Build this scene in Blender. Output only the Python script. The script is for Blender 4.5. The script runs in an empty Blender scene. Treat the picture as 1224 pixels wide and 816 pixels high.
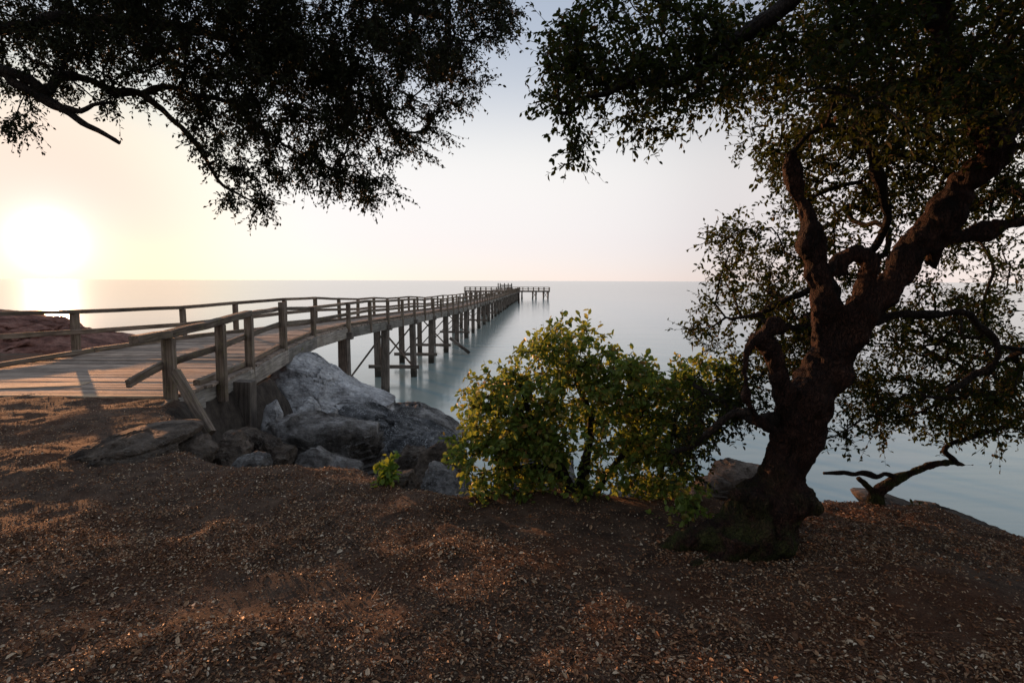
import bpy, bmesh, math, random
import numpy as np
from mathutils import Vector, Matrix

random.seed(7)
RNG = np.random.default_rng(7)
scene = bpy.context.scene
COL = scene.collection

# ------------------------------------------------------------------ camera
CAM_Z = 5.5
FPX = 680.0                      # focal length in pixels of the 1224 px wide photograph
PITCH = math.atan(72.5 / FPX)
ROLL = math.atan(4.5 / 1224)
cam_d = bpy.data.cameras.new('camera')
cam = bpy.data.objects.new('camera', cam_d)
COL.objects.link(cam)
cam_d.sensor_width = 36.0
cam_d.lens = 36.0 * FPX / 1224
cam_d.clip_start = 0.05
cam_d.clip_end = 60000
RM = Matrix.Rotation(math.pi / 2 - PITCH, 3, 'X') @ Matrix.Rotation(ROLL, 3, 'Z')
cam.matrix_world = Matrix.Translation((0, 0, CAM_Z)) @ RM.to_4x4()
scene.camera = cam
RMN = np.array(RM)


def ray(px, py):
    return RMN @ np.array([(px - 612) / FPX, (408 - py) / FPX, -1.0])


def P(px, py, Y):
    """photo pixel at forward distance Y (metres) -> world point"""
    r = ray(px, py)
    return np.array([0, 0, CAM_Z]) + r * (Y / r[1])


# ------------------------------------------------------------------ noise
def _hash(ix, iy, iz, seed):
    h = (ix.astype(np.int64) * 374761393 + iy.astype(np.int64) * 668265263 + iz.astype(np.int64) * 2147483647 + seed * 1274126177) & 0xFFFFFFFF
    h = ((h ^ (h >> 13)) * 1274126177) & 0xFFFFFFFF
    h = ((h ^ (h >> 16)) * 2246822519) & 0xFFFFFFFF
    return ((h ^ (h >> 15)) & 0xFFFFFF) / float(0xFFFFFF)


def vnoise(p, seed=0):
    p = np.asarray(p, float)
    i = np.floor(p)
    f = p - i
    f = f * f * f * (f * (f * 6 - 15) + 10)
    x, y, z = i[:, 0], i[:, 1], i[:, 2]
    out = 0
    for dx in (0, 1):
        wx = f[:, 0] if dx else 1 - f[:, 0]
        for dy in (0, 1):
            wy = f[:, 1] if dy else 1 - f[:, 1]
            for dz in (0, 1):
                wz = f[:, 2] if dz else 1 - f[:, 2]
                out = out + wx * wy * wz * _hash(x + dx, y + dy, z + dz, seed)
    return out * 2 - 1


def fbm(p, octaves=4, seed=0, gain=0.5):
    a, s, out = 1.0, 1.0, 0
    p = np.asarray(p, float)
    for o in range(octaves):
        out = out + a * vnoise(p * s + o * 17.3, seed + o)
        a *= gain
        s *= 2.03
    return out


def sstep(a, b, x):
    t = np.clip((x - a) / (b - a), 0, 1)
    return t * t * (3 - 2 * t)


def unit(v):
    v = np.asarray(v, float)
    n = np.linalg.norm(v, axis=-1, keepdims=True)
    return v / np.maximum(n, 1e-9)


# ------------------------------------------------------------------ mesh accumulation
class Acc:
    def __init__(s):
        s.v, s.l, s.n, s.g, s.k = [], [], [], [], 0

    def add(s, verts, faces, gc=None):
        """faces: list of int arrays (m,k) indexing verts"""
        verts = np.asarray(verts, float).reshape(-1, 3)
        for f in faces:
            f = np.asarray(f, np.int64)
            if f.size == 0:
                continue
            s.l.append((f + s.k).ravel())
            s.n.append(np.full(f.shape[0], f.shape[1], np.int64))
        s.v.append(verts)
        s.g.append(np.zeros_like(verts) if gc is None else np.asarray(gc, float))
        s.k += len(verts)

    def mesh(s, name, mat=None, smooth=False, gc=False):
        me = bpy.data.meshes.new(name)
        v = np.concatenate(s.v)
        l = np.concatenate(s.l)
        n = np.concatenate(s.n)
        me.vertices.add(len(v))
        me.loops.add(len(l))
        me.polygons.add(len(n))
        me.vertices.foreach_set('co', v.astype(np.float32).ravel())
        me.loops.foreach_set('vertex_index', l.astype(np.int32))
        st = np.concatenate([[0], np.cumsum(n)[:-1]])
        me.polygons.foreach_set('loop_start', st.astype(np.int32))
        me.polygons.foreach_set('use_smooth', np.full(len(n), smooth))
        me.update(calc_edges=True)
        if gc:
            a = me.attributes.new('gc', 'FLOAT_VECTOR', 'POINT')
            a.data.foreach_set('vector', np.concatenate(s.g).astype(np.float32).ravel())
        if mat:
            me.materials.append(mat)
        return me

    def build(s, name, mat, parent=None, smooth=False, gc=False):
        o = bpy.data.objects.new(name, s.mesh(name, mat, smooth, gc))
        COL.objects.link(o)
        if parent is not None:
            o.parent = parent
            o.matrix_parent_inverse = parent.matrix_basis.inverted()
        return o


def tag(o, label=None, cat=None, group=None, kind=None):
    if label: o['label'] = label
    if cat: o['category'] = cat
    if group: o['group'] = group
    if kind: o['kind'] = kind
    return o


def empty(name, loc):
    o = bpy.data.objects.new(name, None)
    COL.objects.link(o)
    o.location = [float(c) for c in loc]
    o.empty_display_size = 0.2
    return o


def catmull(pts, step):
    """resample a polyline (rows of any width, first three columns are xyz) to about step metres"""
    p = np.asarray(pts, float)
    p = np.vstack([2 * p[0] - p[1], p, 2 * p[-1] - p[-2]])
    out = []
    for i in range(1, len(p) - 2):
        n = max(1, int(np.linalg.norm(p[i + 1, :3] - p[i, :3]) / step))
        for t in np.arange(n) / n:
            a, b, c, d = p[i - 1], p[i], p[i + 1], p[i + 2]
            out.append(0.5 * (2 * b + (c - a) * t + (2 * a - 5 * b + 4 * c - d) * t * t + (3 * b - a - 3 * c + d) * t ** 3))
    out.append(p[-2])
    return np.array(out)


def tube(acc, pts, rad, sides=6, wob=0.0, seed=0, caps=True):
    pts = np.asarray(pts, float)
    n = len(pts)
    rad = np.broadcast_to(np.asarray(rad, float), (n,))
    tan = unit(np.gradient(pts, axis=0))
    ref = np.array([0.31, 0.9, 0.2]) if abs(tan[0] @ unit([0.31, 0.9, 0.2])) < 0.9 else np.array([1.0, 0, 0])
    u = unit(np.cross(tan[0], ref))
    us = [u]
    for i in range(1, n):
        u = us[-1] - tan[i] * (us[-1] @ tan[i])
        us.append(unit(u))
    us = np.array(us)
    vs = np.cross(tan, us)
    ang = np.arange(sides) / sides * 2 * np.pi
    ring = us[:, None, :] * np.cos(ang)[None, :, None] + vs[:, None, :] * np.sin(ang)[None, :, None]
    V = pts[:, None, :] + ring * rad[:, None, None]
    V = V.reshape(-1, 3)
    if wob:
        nn = fbm(V * 5.0, 3, seed)
        V = V + (ring.reshape(-1, 3)) * (nn * wob * np.repeat(rad, sides))[:, None]
    i = np.arange(n - 1)[:, None] * sides
    j = np.arange(sides)[None, :]
    q = np.stack([i + j, i + (j + 1) % sides, i + sides + (j + 1) % sides, i + sides + j], -1).reshape(-1, 4)
    F = [q]
    if caps:
        F.append(np.arange(sides)[None, ::-1])
        F.append((np.arange(sides) + (n - 1) * sides)[None, :])
    acc.add(V, F)


def sticks(acc, p0, p1, r0, r1):
    """many thin three-sided sticks at once"""
    p0, p1 = np.asarray(p0, float), np.asarray(p1, float)
    d = unit(p1 - p0)
    ref = np.where(np.abs(d[:, 2:3]) > 0.9, np.array([[1.0, 0, 0]]), np.array([[0, 0, 1.0]]))
    u = unit(np.cross(d, ref))
    v = np.cross(d, u)
    V = []
    for p, r in ((p0, r0), (p1, r1)):
        for k in range(3):
            a = k * 2.0944
            V.append(p + (u * math.cos(a) + v * math.sin(a)) * np.reshape(r, (-1, 1)))
    V = np.stack(V, 1)
    m = len(p0)
    b = np.arange(m)[:, None, None] * 6
    q = np.array([[0, 1, 4, 3], [1, 2, 5, 4], [2, 0, 3, 5]])[None]
    acc.add(V.reshape(-1, 3), [(q + b).reshape(-1, 4)])


def leaves(acc, pos, d, nrm, L, W, curl=0.15):
    """folded leaves: six vertices, two faces each"""
    d = unit(d)
    s = unit(np.cross(d, nrm))
    n = np.cross(s, d)
    L, W = np.reshape(L, (-1, 1)), np.reshape(W, (-1, 1))
    cu = curl * L
    V = np.stack([
        pos,
        pos + d * L * .30 + s * W * .46 + n * cu * .45,
        pos + d * L * .70 + s * W * .40 + n * cu * .30,
        pos + d * L - n * cu * .6,
        pos + d * L * .70 - s * W * .40 + n * cu * .30,
        pos + d * L * .30 - s * W * .46 + n * cu * .45], 1)
    m = len(pos)
    b = np.arange(m)[:, None, None] * 6
    q = np.array([[0, 1, 2, 3], [0, 3, 4, 5]])[None]
    acc.add(V.reshape(-1, 3), [(q + b).reshape(-1, 4)])


def beam(acc, p0, p1, w, h, up=(0, 0, 1), ch=0.012, sub=1, warp=0.0):
    """a sawn timber from p0 to p1 with chamfered long edges; gc = coordinate along / across the grain"""
    p0, p1 = np.asarray(p0, float), np.asarray(p1, float)
    L = np.linalg.norm(p1 - p0)
    d = (p1 - p0) / L
    s = unit(np.cross(d, up))
    u = np.cross(s, d)
    c = min(ch, w * .3, h * .3)
    a, b = w / 2, h / 2
    prof = np.array([[-a + c, -b], [a - c, -b], [a, -b + c], [a, b - c], [a - c, b], [-a + c, b], [-a, b - c], [-a, -b + c]])
    off = RNG.uniform(0, 50, 3)
    V, G = [], []
    for k in range(sub + 1):
        t = k / sub
        q = p0 + (p1 - p0) * t
        if warp:
            q = q + (s * RNG.normal() + u * RNG.normal()) * warp
        V.append(q + prof[:, :1] * s + prof[:, 1:] * u)
        G.append(np.column_stack([np.full(8, t * L), prof]) + off)
    V, G = np.concatenate(V), np.concatenate(G)
    i = np.arange(sub)[:, None] * 8
    j = np.arange(8)[None]
    q = np.stack([i + j, i + (j + 1) % 8, i + 8 + (j + 1) % 8, i + 8 + j], -1).reshape(-1, 4)
    acc.add(V, [q, np.arange(8)[None, ::-1], (np.arange(8) + sub * 8)[None]], G)


# ------------------------------------------------------------------ materials
def new_mat(name):
    m = bpy.data.materials.new(name)
    m.use_nodes = True
    nt = m.node_tree
    nt.nodes.clear()
    return m, nt


class NT:
    def __init__(s, nt): s.nt = nt

    def n(s, typ, **kw):
        o = s.nt.nodes.new(typ)
        for k, v in kw.items():
            if k.startswith('i_'):
                o.inputs[k[2:].replace('_', ' ')].default_value = v
            else:
                setattr(o, k, v)
        return o

    def l(s, a, b): s.nt.links.new(a, b)

    def ramp(s, src, stops, interp='LINEAR'):
        r = s.n('ShaderNodeValToRGB')
        cr = r.color_ramp
        cr.interpolation = interp
        while len(cr.elements) < len(stops):
            cr.elements.new(0.5)
        for e, (p, c) in zip(cr.elements, stops):
            e.position = p
            e.color = (*c, 1) if len(c) == 3 else c
        s.l(src, r.inputs['Fac'])
        return r.outputs['Color']

    def noise(s, vec, scale, detail=4, rough=0.55, dist=0.0):
        o = s.n('ShaderNodeTexNoise')
        o.inputs['Scale'].default_value = scale
        o.inputs['Detail'].default_value = detail
        o.inputs['Roughness'].default_value = rough
        o.inputs['Distortion'].default_value = dist
        if vec is not None: s.l(vec, o.inputs['Vector'])
        return o.outputs['Fac']

    def mapping(s, vec, scale=(1, 1, 1), rot=(0, 0, 0)):
        o = s.n('ShaderNodeMapping')
        o.inputs['Scale'].default_value = scale
        o.inputs['Rotation'].default_value = rot
        s.l(vec, o.inputs['Vector'])
        return o.outputs['Vector']

    def mix(s, fac, a, b, blend='MIX'):
        o = s.n('ShaderNodeMix', data_type='RGBA', blend_type=blend)
        for k, v in ((0, fac), (6, a), (7, b)):
            if hasattr(v, 'is_linked') or hasattr(v, 'node'):
                s.l(v, o.inputs[k])
            else:
                o.inputs[k].default_value = v if k == 0 else ((*v, 1) if len(v) == 3 else v)
        return o.outputs[2]

    def math(s, op, a, b=None, clamp=False):
        o = s.n('ShaderNodeMath', operation=op, use_clamp=clamp)
        for k, v in ((0, a), (1, b)):
            if v is None: continue
            if hasattr(v, 'node'): s.l(v, o.inputs[k])
            else: o.inputs[k].default_value = v
        return o.outputs[0]

    def bump(s, h, strength=0.5, dist=0.02, prev=None):
        o = s.n('ShaderNodeBump')
        o.inputs['Strength'].default_value = strength
        o.inputs['Distance'].default_value = dist
        s.l(h, o.inputs['Height'])
        if prev is not None: s.l(prev, o.inputs['Normal'])
        return o.outputs['Normal']

    def principled(s, color, rough=0.8, normal=None, spec=0.3):
        p = s.n('ShaderNodeBsdfPrincipled')
        if hasattr(color, 'node'): s.l(color, p.inputs['Base Color'])
        else: p.inputs['Base Color'].default_value = (*color, 1)
        if hasattr(rough, 'node'): s.l(rough, p.inputs['Roughness'])
        else: p.inputs['Roughness'].default_value = rough
        p.inputs['Specular IOR Level'].default_value = spec
        if normal is not None: s.l(normal, p.inputs['Normal'])
        return p

    def out(s, shader):
        o = s.n('ShaderNodeOutputMaterial')
        s.l(shader, o.inputs['Surface'])


def mat_wood(name, dark, mid, light, lichen=0.0, wet=False):
    m, nt = new_mat(name)
    t = NT(nt)
    gc = t.n('ShaderNodeAttribute', attribute_name='gc').outputs['Vector']
    geo = t.n('ShaderNodeNewGeometry')
    rnd = geo.outputs['Random Per Island']
    g1 = t.noise(t.mapping(gc, (1.6, 26, 26)), 1.0, 6, 0.6, 0.4)
    g2 = t.noise(t.mapping(gc, (5, 120, 120)), 1.0, 3, 0.6)
    big = t.noise(gc, 2.2, 4, 0.6)
    col = t.ramp(g1, [(0.28, dark), (0.5, mid), (0.72, light)])
    tint = t.ramp(rnd, [(0, (.62, .6, .58)), (.5, (1, .98, .95)), (1, (1.28, 1.2, 1.12))])
    col = t.mix(1.0, col, tint, 'MULTIPLY')
    stain = t.ramp(big, [(.35, (.55, .53, .52)), (.6, (1, 1, 1))])
    col = t.mix(0.8, col, stain, 'MULTIPLY')
    crack = t.ramp(g2, [(.30, (.25, .25, .25)), (.42, (1, 1, 1))])
    col = t.mix(0.75, col, crack, 'MULTIPLY')
    if lichen:
        ln = t.noise(gc, 34, 5, 0.7)
        lm = t.noise(gc, 4, 2, 0.5)
        f = t.math('MULTIPLY', t.ramp(ln, [(.5, (0, 0, 0)), (.62, (1, 1, 1))]), t.ramp(lm, [(.45, (0, 0, 0)), (.6, (1, 1, 1))]))
        col = t.mix(t.math('MULTIPLY', f, lichen), col, (.2, .19, .07))
    if wet:
        sx = t.n('ShaderNodeSeparateXYZ'); t.l(geo.outputs['Position'], sx.inputs[0])
        lv = t.math('ADD', sx.outputs['Z'], t.math('MULTIPLY', big, .9))
        wm = t.ramp(lv, [(.75, (1, 1, 1)), (1.0, (0, 0, 0))])
        col = t.mix(t.math('MULTIPLY', wm, .8), col, (.022, .022, .016))
    h = t.math('ADD', t.math('MULTIPLY', g1, .6), t.math('MULTIPLY', g2, .5))
    nrm = t.bump(h, 0.9, 0.012)
    t.out(t.principled(col, 0.85, nrm, 0.2).outputs[0])
    return m


def mat_rock(name, dark, mid, light, lichen=(.5, .5, .48), lich=0.5, strata=True):
    m, nt = new_mat(name)
    t = NT(nt)
    oc = t.n('ShaderNodeTexCoord').outputs['Object']
    wp = t.n('ShaderNodeNewGeometry').outputs['Position']
    n1 = t.noise(wp, 1.7, 7, 0.62, 0.3)
    n2 = t.noise(wp, 11, 8, 0.72)
    n3 = t.noise(t.mapping(wp, (3.5, 3.5, 15), (0.3, 0.55, 0)), 1.0, 8, 0.72, 0.25)
    col = t.ramp(n1, [(.36, dark), (.5, mid), (.64, light)])
    col = t.mix(0.75, col, t.ramp(n2, [(.33, (.42, .41, .40)), (.5, (1, 1, 1)), (.68, (1.45, 1.42, 1.38))]), 'MULTIPLY')
    if strata:
        col = t.mix(0.55, col, t.ramp(n3, [(.36, (.3, .29, .28)), (.48, (1, 1, 1)), (.66, (1.4, 1.4, 1.4))]), 'MULTIPLY')
    ln = t.noise(wp, 26, 5, 0.75)
    lm = t.noise(wp, 3.1, 3, 0.6)
    f = t.math('MULTIPLY', t.ramp(ln, [(.52, (0, 0, 0)), (.6, (1, 1, 1))]), t.ramp(lm, [(.42, (0, 0, 0)), (.62, (1, 1, 1))]))
    col = t.mix(t.math('MULTIPLY', f, lich), col, lichen)
    nrm = t.bump(n3, 1.0, 0.10)
    nrm = t.bump(n2, 1.0, 0.06, nrm)
    nrm = t.bump(t.noise(wp, 50, 5, .75), 0.8, 0.02, nrm)
    t.out(t.principled(col, 0.9, nrm, 0.2).outputs[0])
    return m


def mat_leaf(name, stops, trans=0.45, tcol=(.22, .3, .03), gloss=0.45):
    m, nt = new_mat(name)
    t = NT(nt)
    rnd = t.n('ShaderNodeNewGeometry').outputs['Random Per Island']
    col = t.ramp(rnd, stops)
    p = t.principled(col, gloss, None, 0.35 if gloss < .6 else .12)
    tr = t.n('ShaderNodeBsdfTranslucent')
    t.l(t.mix(0.5, col, tcol), tr.inputs['Color'])
    mx = t.n('ShaderNodeMixShader')
    mx.inputs[0].default_value = trans
    t.l(p.outputs[0], mx.inputs[1])
    t.l(tr.outputs[0], mx.inputs[2])
    t.out(mx.outputs[0])
    return m


def mat_bark(name, dark, mid, light, moss=0.0, moss_z=4.2):
    m, nt = new_mat(name)
    t = NT(nt)
    geo = t.n('ShaderNodeNewGeometry')
    wp = geo.outputs['Position']
    warp = t.n('ShaderNodeTexNoise'); warp.inputs['Scale'].default_value = 6; t.l(wp, warp.inputs['Vector'])
    v = t.n('ShaderNodeVectorMath', operation='MULTIPLY_ADD')
    t.l(warp.outputs['Color'], v.inputs[0]); v.inputs[1].default_value = (.12, .12, .12); t.l(wp, v.inputs[2])
    vor = t.n('ShaderNodeTexVoronoi', feature='DISTANCE_TO_EDGE')
    vor.inputs['Scale'].default_value = 1.0
    t.l(t.mapping(v.outputs[0], (56, 56, 24)), vor.inputs['Vector'])
    d = vor.outputs['Distance']
    n2 = t.noise(wp, 40, 6, 0.7)
    n1 = t.noise(wp, 4, 5, 0.6)
    col = t.ramp(n1, [(.3, dark), (.52, mid), (.75, light)])
    col = t.mix(0.7, col, t.ramp(d, [(0, (.25, .23, .22)), (.16, (1, 1, 1))]), 'MULTIPLY')
    col = t.mix(0.7, col, t.ramp(n2, [(.3, (.4, .4, .4)), (.7, (1.4, 1.35, 1.3))]), 'MULTIPLY')
    strk = t.noise(t.mapping(v.outputs[0], (44, 44, 7)), 1.0, 5, .7)
    col = t.mix(.8, col, t.ramp(strk, [(.36, (.22, .2, .19)), (.5, (1, 1, 1)), (.7, (1.35, 1.3, 1.25))]), 'MULTIPLY')
    if moss:
        sx = t.n('ShaderNodeSeparateXYZ'); t.l(wp, sx.inputs[0])
        mr = t.n('ShaderNodeMapRange'); mr.inputs['From Min'].default_value = moss_z + .35; mr.inputs['From Max'].default_value = moss_z - .25
        t.l(sx.outputs['Z'], mr.inputs['Value'])
        f = t.math('MULTIPLY', mr.outputs[0], t.ramp(t.noise(wp, 7, 5, .65), [(.42, (0, 0, 0)), (.6, (1, 1, 1))]))
        mossc = t.ramp(t.noise(wp, 60, 3, .7), [(.3, (.018, .024, .006)), (.7, (.075, .085, .018))])
        col = t.mix(t.math('MULTIPLY', f, moss), col, mossc)
    nrm = t.bump(t.ramp(d, [(0, (0, 0, 0)), (.25, (1, 1, 1))]), 1.0, 0.016)
    nrm = t.bump(strk, 1.0, .03, nrm)
    nrm = t.bump(n2, 0.8, 0.012, nrm)
    t.out(t.principled(col, 0.85, nrm, 0.25).outputs[0])
    return m


M_WOOD = mat_wood('weathered_timber', (.062, .048, .038), (.168, .132, .104), (.30, .25, .205), 0.5)
M_DECK = mat_wood('deck_boards', (.18, .145, .115), (.33, .265, .215), (.45, .37, .30))
M_PILE = mat_wood('pile_timber', (.055, .049, .043), (.14, .122, .106), (.25, .22, .195), wet=True)
M_STRING = mat_wood('stringer_timber', (.11, .1, .09), (.24, .225, .205), (.38, .36, .33), 0.35)
M_BOARD = mat_wood('fresh_board', (.3, .22, .15), (.42, .32, .22), (.5, .4, .29))
M_ROCK = mat_rock('shore_granite', (.042, .038, .034), (.135, .126, .117), (.34, .325, .30))
M_ROCKS = mat_rock('dark_speckled_rock', (.03, .03, .03), (.085, .084, .083), (.17, .168, .165), (.5, .5, .49), .9)
M_ROCKB = mat_rock('weathered_boulder', (.05, .042, .036), (.17, .155, .14), (.36, .34, .32), (.4, .4, .38), .5)
M_ROCKP = mat_rock('pale_granite', (.19, .185, .18), (.40, .39, .38), (.6, .59, .575), (.6, .6, .6), .5)
M_ROCKD = mat_rock('brown_rock', (.045, .034, .026), (.12, .092, .07), (.22, .175, .138), (.3, .28, .24), .4)
M_ROCKR = mat_rock('headland_rock', (.08, .034, .025), (.18, .08, .058), (.27, .14, .105), (.28, .2, .17), .3)
M_BARK = mat_bark('oak_bark', (.016, .007, .005), (.05, .022, .014), (.095, .044, .028), 0.9, 4.05)
M_BARKD = mat_bark('twig_bark', (.018, .013, .01), (.04, .028, .021), (.07, .05, .038))
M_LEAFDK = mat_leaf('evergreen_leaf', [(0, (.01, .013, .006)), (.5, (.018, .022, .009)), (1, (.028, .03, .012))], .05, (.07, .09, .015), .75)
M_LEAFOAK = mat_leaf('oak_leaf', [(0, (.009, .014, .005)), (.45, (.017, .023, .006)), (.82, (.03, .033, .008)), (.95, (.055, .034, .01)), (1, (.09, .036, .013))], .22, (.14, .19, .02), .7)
M_LEAFBUSH = mat_leaf('bush_leaf', [(0, (.06, .105, .022)), (.4, (.105, .16, .03)), (.78, (.165, .215, .04)), (.92, (.26, .2, .05)), (1, (.28, .12, .04))], .48, (.36, .44, .06))
M_LEAFNEW = mat_leaf('young_leaf', [(0, (.08, .14, .02)), (.6, (.12, .2, .02)), (1, (.2, .2, .03))], .45, (.3, .38, .03))


def mat_ground():
    m, nt = new_mat('forest_soil')
    t = NT(nt)
    geo = t.n('ShaderNodeNewGeometry')
    wp = geo.outputs['Position']
    big = t.noise(wp, 0.9, 5, .6, .4)
    mid = t.noise(wp, 6, 6, .65)
    fine = t.noise(wp, 55, 5, .7)
    grit = t.noise(wp, 180, 3, .7)
    col = t.ramp(mid, [(.3, (.036, .023, .016)), (.5, (.09, .056, .037)), (.7, (.15, .096, .064))])
    red = t.ramp(fine, [(.3, (.055, .02, .009)), (.7, (.19, .066, .024))])
    col = t.mix(t.ramp(big, [(.45, (0, 0, 0)), (.68, (.62, .62, .62))]), col, red)
    col = t.mix(.75, col, t.ramp(grit, [(.3, (.4, .4, .4)), (.55, (1, 1, 1)), (.75, (1.9, 1.8, 1.7))]), 'MULTIPLY')
    vor = t.n('ShaderNodeTexVoronoi'); vor.inputs['Scale'].default_value = 42; t.l(wp, vor.inputs['Vector'])
    chip = t.math('LESS_THAN', vor.outputs['Distance'], .28)
    sc = t.n('ShaderNodeSeparateColor'); t.l(vor.outputs['Color'], sc.inputs[0])
    chipm = t.math('MULTIPLY', chip, t.math('GREATER_THAN', sc.outputs[0], .55))
    chipc = t.ramp(sc.outputs[1], [(0, (.05, .035, .025)), (.5, (.14, .09, .055)), (1, (.22, .17, .12))])
    col = t.mix(chipm, col, chipc)
    sx = t.n('ShaderNodeSeparateXYZ'); t.l(geo.outputs['True Normal'], sx.inputs[0])
    rockf = t.ramp(sx.outputs['Z'], [(.70, (1, 1, 1)), (.88, (0, 0, 0))])
    rockc = t.ramp(t.noise(wp, 5, 7, .65), [(.3, (.02, .016, .013)), (.7, (.085, .07, .057))])
    col = t.mix(rockf, col, rockc)
    nrm = t.bump(mid, .6, .05)
    nrm = t.bump(fine, .9, .02, nrm)
    nrm = t.bump(grit, .7, .006, nrm)
    t.out(t.principled(col, .95, nrm, .15).outputs[0])
    return m


def mat_water():
    m, nt = new_mat('sea_water')
    t = NT(nt)
    wp = t.n('ShaderNodeNewGeometry').outputs['Position']
    n1 = t.noise(t.mapping(wp, (.05, .22, 1), (0, 0, .12)), 1.0, 5, .6, .5)
    n2 = t.noise(t.mapping(wp, (.35, 1.2, 1), (0, 0, .05)), 1.0, 4, .6, .3)
    col = t.ramp(n1, [(.3, (.195, .29, .285)), (.7, (.265, .345, .335))])
    nrm = t.bump(n1, .03, .9)
    nrm = t.bump(n2, .02, .3, nrm)
    p = t.principled(col, .14, nrm, .5)
    p.inputs['IOR'].default_value = 1.33
    t.out(p.outputs[0])
    return m


def mat_litter(name, stops, rough=.7):
    m, nt = new_mat(name)
    t = NT(nt)
    rnd = t.n('ShaderNodeNewGeometry').outputs['Random Per Island']
    t.out(t.principled(t.ramp(rnd, stops), rough, None, .25).outputs[0])
    return m


M_GROUND = mat_ground()
M_WATER = mat_water()
M_LITTER = mat_litter('dry_leaves', [(0, (.05, .026, .014)), (.3, (.13, .062, .03)), (.55, (.24, .10, .04)), (.75, (.29, .17, .09)), (.9, (.42, .30, .185)), (1, (.6, .5, .37))], .6)
M_TWIG = mat_litter('dry_twigs', [(0, (.05, .022, .012)), (.6, (.13, .05, .022)), (1, (.2, .13, .08))])

# ------------------------------------------------------------------ terrain
CX = np.array([-60, -30, -14, -12.2, -11, -9, -6.5, -5.4, -4.6, -4.0, -3.3, -2.5, -1.6, -1.0, -.5, .5, 1.2, 2.2, 2.9, 3.5, 4.2, 6, 9, 60])
CY = np.array([20, 19, 17.5, 15, 11.5, 10.2, 9.6, 8.6, 7.4, 6.3, 5.75, 5.5, 5.5, 5.1, 4.85, 4.85, 4.68, 4.78, 5.05, 5.05, 4.8, 3.8, 2.4, -22])


def plateau(x, y):
    z = 3.85 - .035 * y
    z = z - .10 * np.maximum(0, x - 2.3) ** 1.3
    z = z + .10 * np.exp(-(((x - .2) / 1.2) ** 2 + ((y - 4.7) / .6) ** 2))      # low mound before the bush
    z = z - .07 * np.exp(-(((x + 1.5) / .9) ** 2 + ((y - 5.8) / .5) ** 2))
    z = z - .04 * np.exp(-(((x - 3.0) / .9) ** 2 + ((y - 5.2) / .7) ** 2))
    return z


def ground_z(x, y, detail=True):
    x, y = np.asarray(x, float), np.asarray(y, float)
    q = np.column_stack([x, y, np.zeros_like(x)])
    yc = np.interp(x, CX, CY) + .18 * fbm(q * 1.3, 3, 3)
    t = y - yc
    p = plateau(x, y)
    tt = np.maximum(0, t + .25)
    soft = tt * tt / (tt + .5)
    steep = np.minimum(1.15 * soft, 7)
    rocky = 2.3 * sstep(-.1, 2.6, t) + .24 * np.maximum(0, t - 5.5)
    under = .05 * np.clip(t, 0, 4.5) + .7 * np.maximum(0, t - 4.5)
    wr = sstep(-1.5, -.5, x)
    wl = sstep(-10.8, -12.2, x)
    wu = sstep(-5.0, -5.8, x) * (1 - wl)
    drop = rocky * (1 - wr) * (1 - wl) * (1 - wu) + steep * np.maximum(wr, wl) + under * wu
    z = p - drop
    z = z + .05 * fbm(q * .9, 3, 11)
    if detail:
        z = z + .022 * fbm(q * 3.7, 4, 12) + .10 * fbm(q * 1.6, 4, 5) * sstep(.2, 1.5, t)
    return np.maximum(z, -4)


def axis(*segs):
    out = []
    for a, b, st in segs:
        out.append(np.arange(a, b, st))
    return np.concatenate(out)


gx = axis((-60, -14, 1.0), (-14, -7, .12), (-7, 6, .05), (6, 12, .15), (12, 60.5, 1.5))
gy = axis((-40, -3, 1.2), (-3, .8, .2), (.8, 8, .05), (8, 14, .1), (14, 26, .3), (26, 30.1, .5))
X, Y = np.meshgrid(gx, gy)
Z = ground_z(X.ravel(), Y.ravel())
nx, ny = len(gx), len(gy)
i = (np.arange(ny - 1)[:, None] * nx + np.arange(nx - 1)[None]).ravel()
a = Acc()
a.add(np.column_stack([X.ravel(), Y.ravel(), Z]), [np.column_stack([i, i + 1, i + nx + 1, i + nx])])
tag(a.build('ground', M_GROUND, smooth=True), 'bare brown soil of the headland strewn with leaf litter', 'ground', kind='structure')

a = Acc()
R = 40000
th = np.arange(96) / 96 * 2 * np.pi
rings = [0.0, 60, 400, 3000, R]
V = [[0, 60, 0]]
for r in rings[1:]:
    V += [[r * math.cos(q), 60 + r * math.sin(q), 0] for q in th]
F4, F3 = [], []
for k in range(96):
    F3.append([0, 1 + k, 1 + (k + 1) % 96])
    for r in range(3):
        b = 1 + r * 96
        F4.append([b + k, b + 96 + k, b + 96 + (k + 1) % 96, b + (k + 1) % 96])
a.add(V, [np.array(F3), np.array(F4)])
tag(a.build('sea', M_WATER, smooth=True), 'smooth pale sea reaching to the horizon', 'sea', kind='structure')

# ------------------------------------------------------------------ litter on the ground
def litter_points(n, ymin, ymax):
    k = n * 4
    px = RNG.uniform(-420, 1600, k)
    y = ymin * (ymax / ymin) ** RNG.random(k)            # denser near the camera
    x = (px - 612) / FPX * y
    q = np.column_stack([x, y, np.zeros(k)])
    yc = np.interp(x, CX, CY)
    dens = .66 + .6 * fbm(q * 1.3, 3, 31) + .45 * fbm(q * 6, 2, 33)
    ok = (y < yc + .35) & (RNG.random(k) < np.clip(dens, .14, 1))
    return x[ok][:n], y[ok][:n]


def rand_unit(n):
    return unit(RNG.normal(size=(n, 3)))


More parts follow.
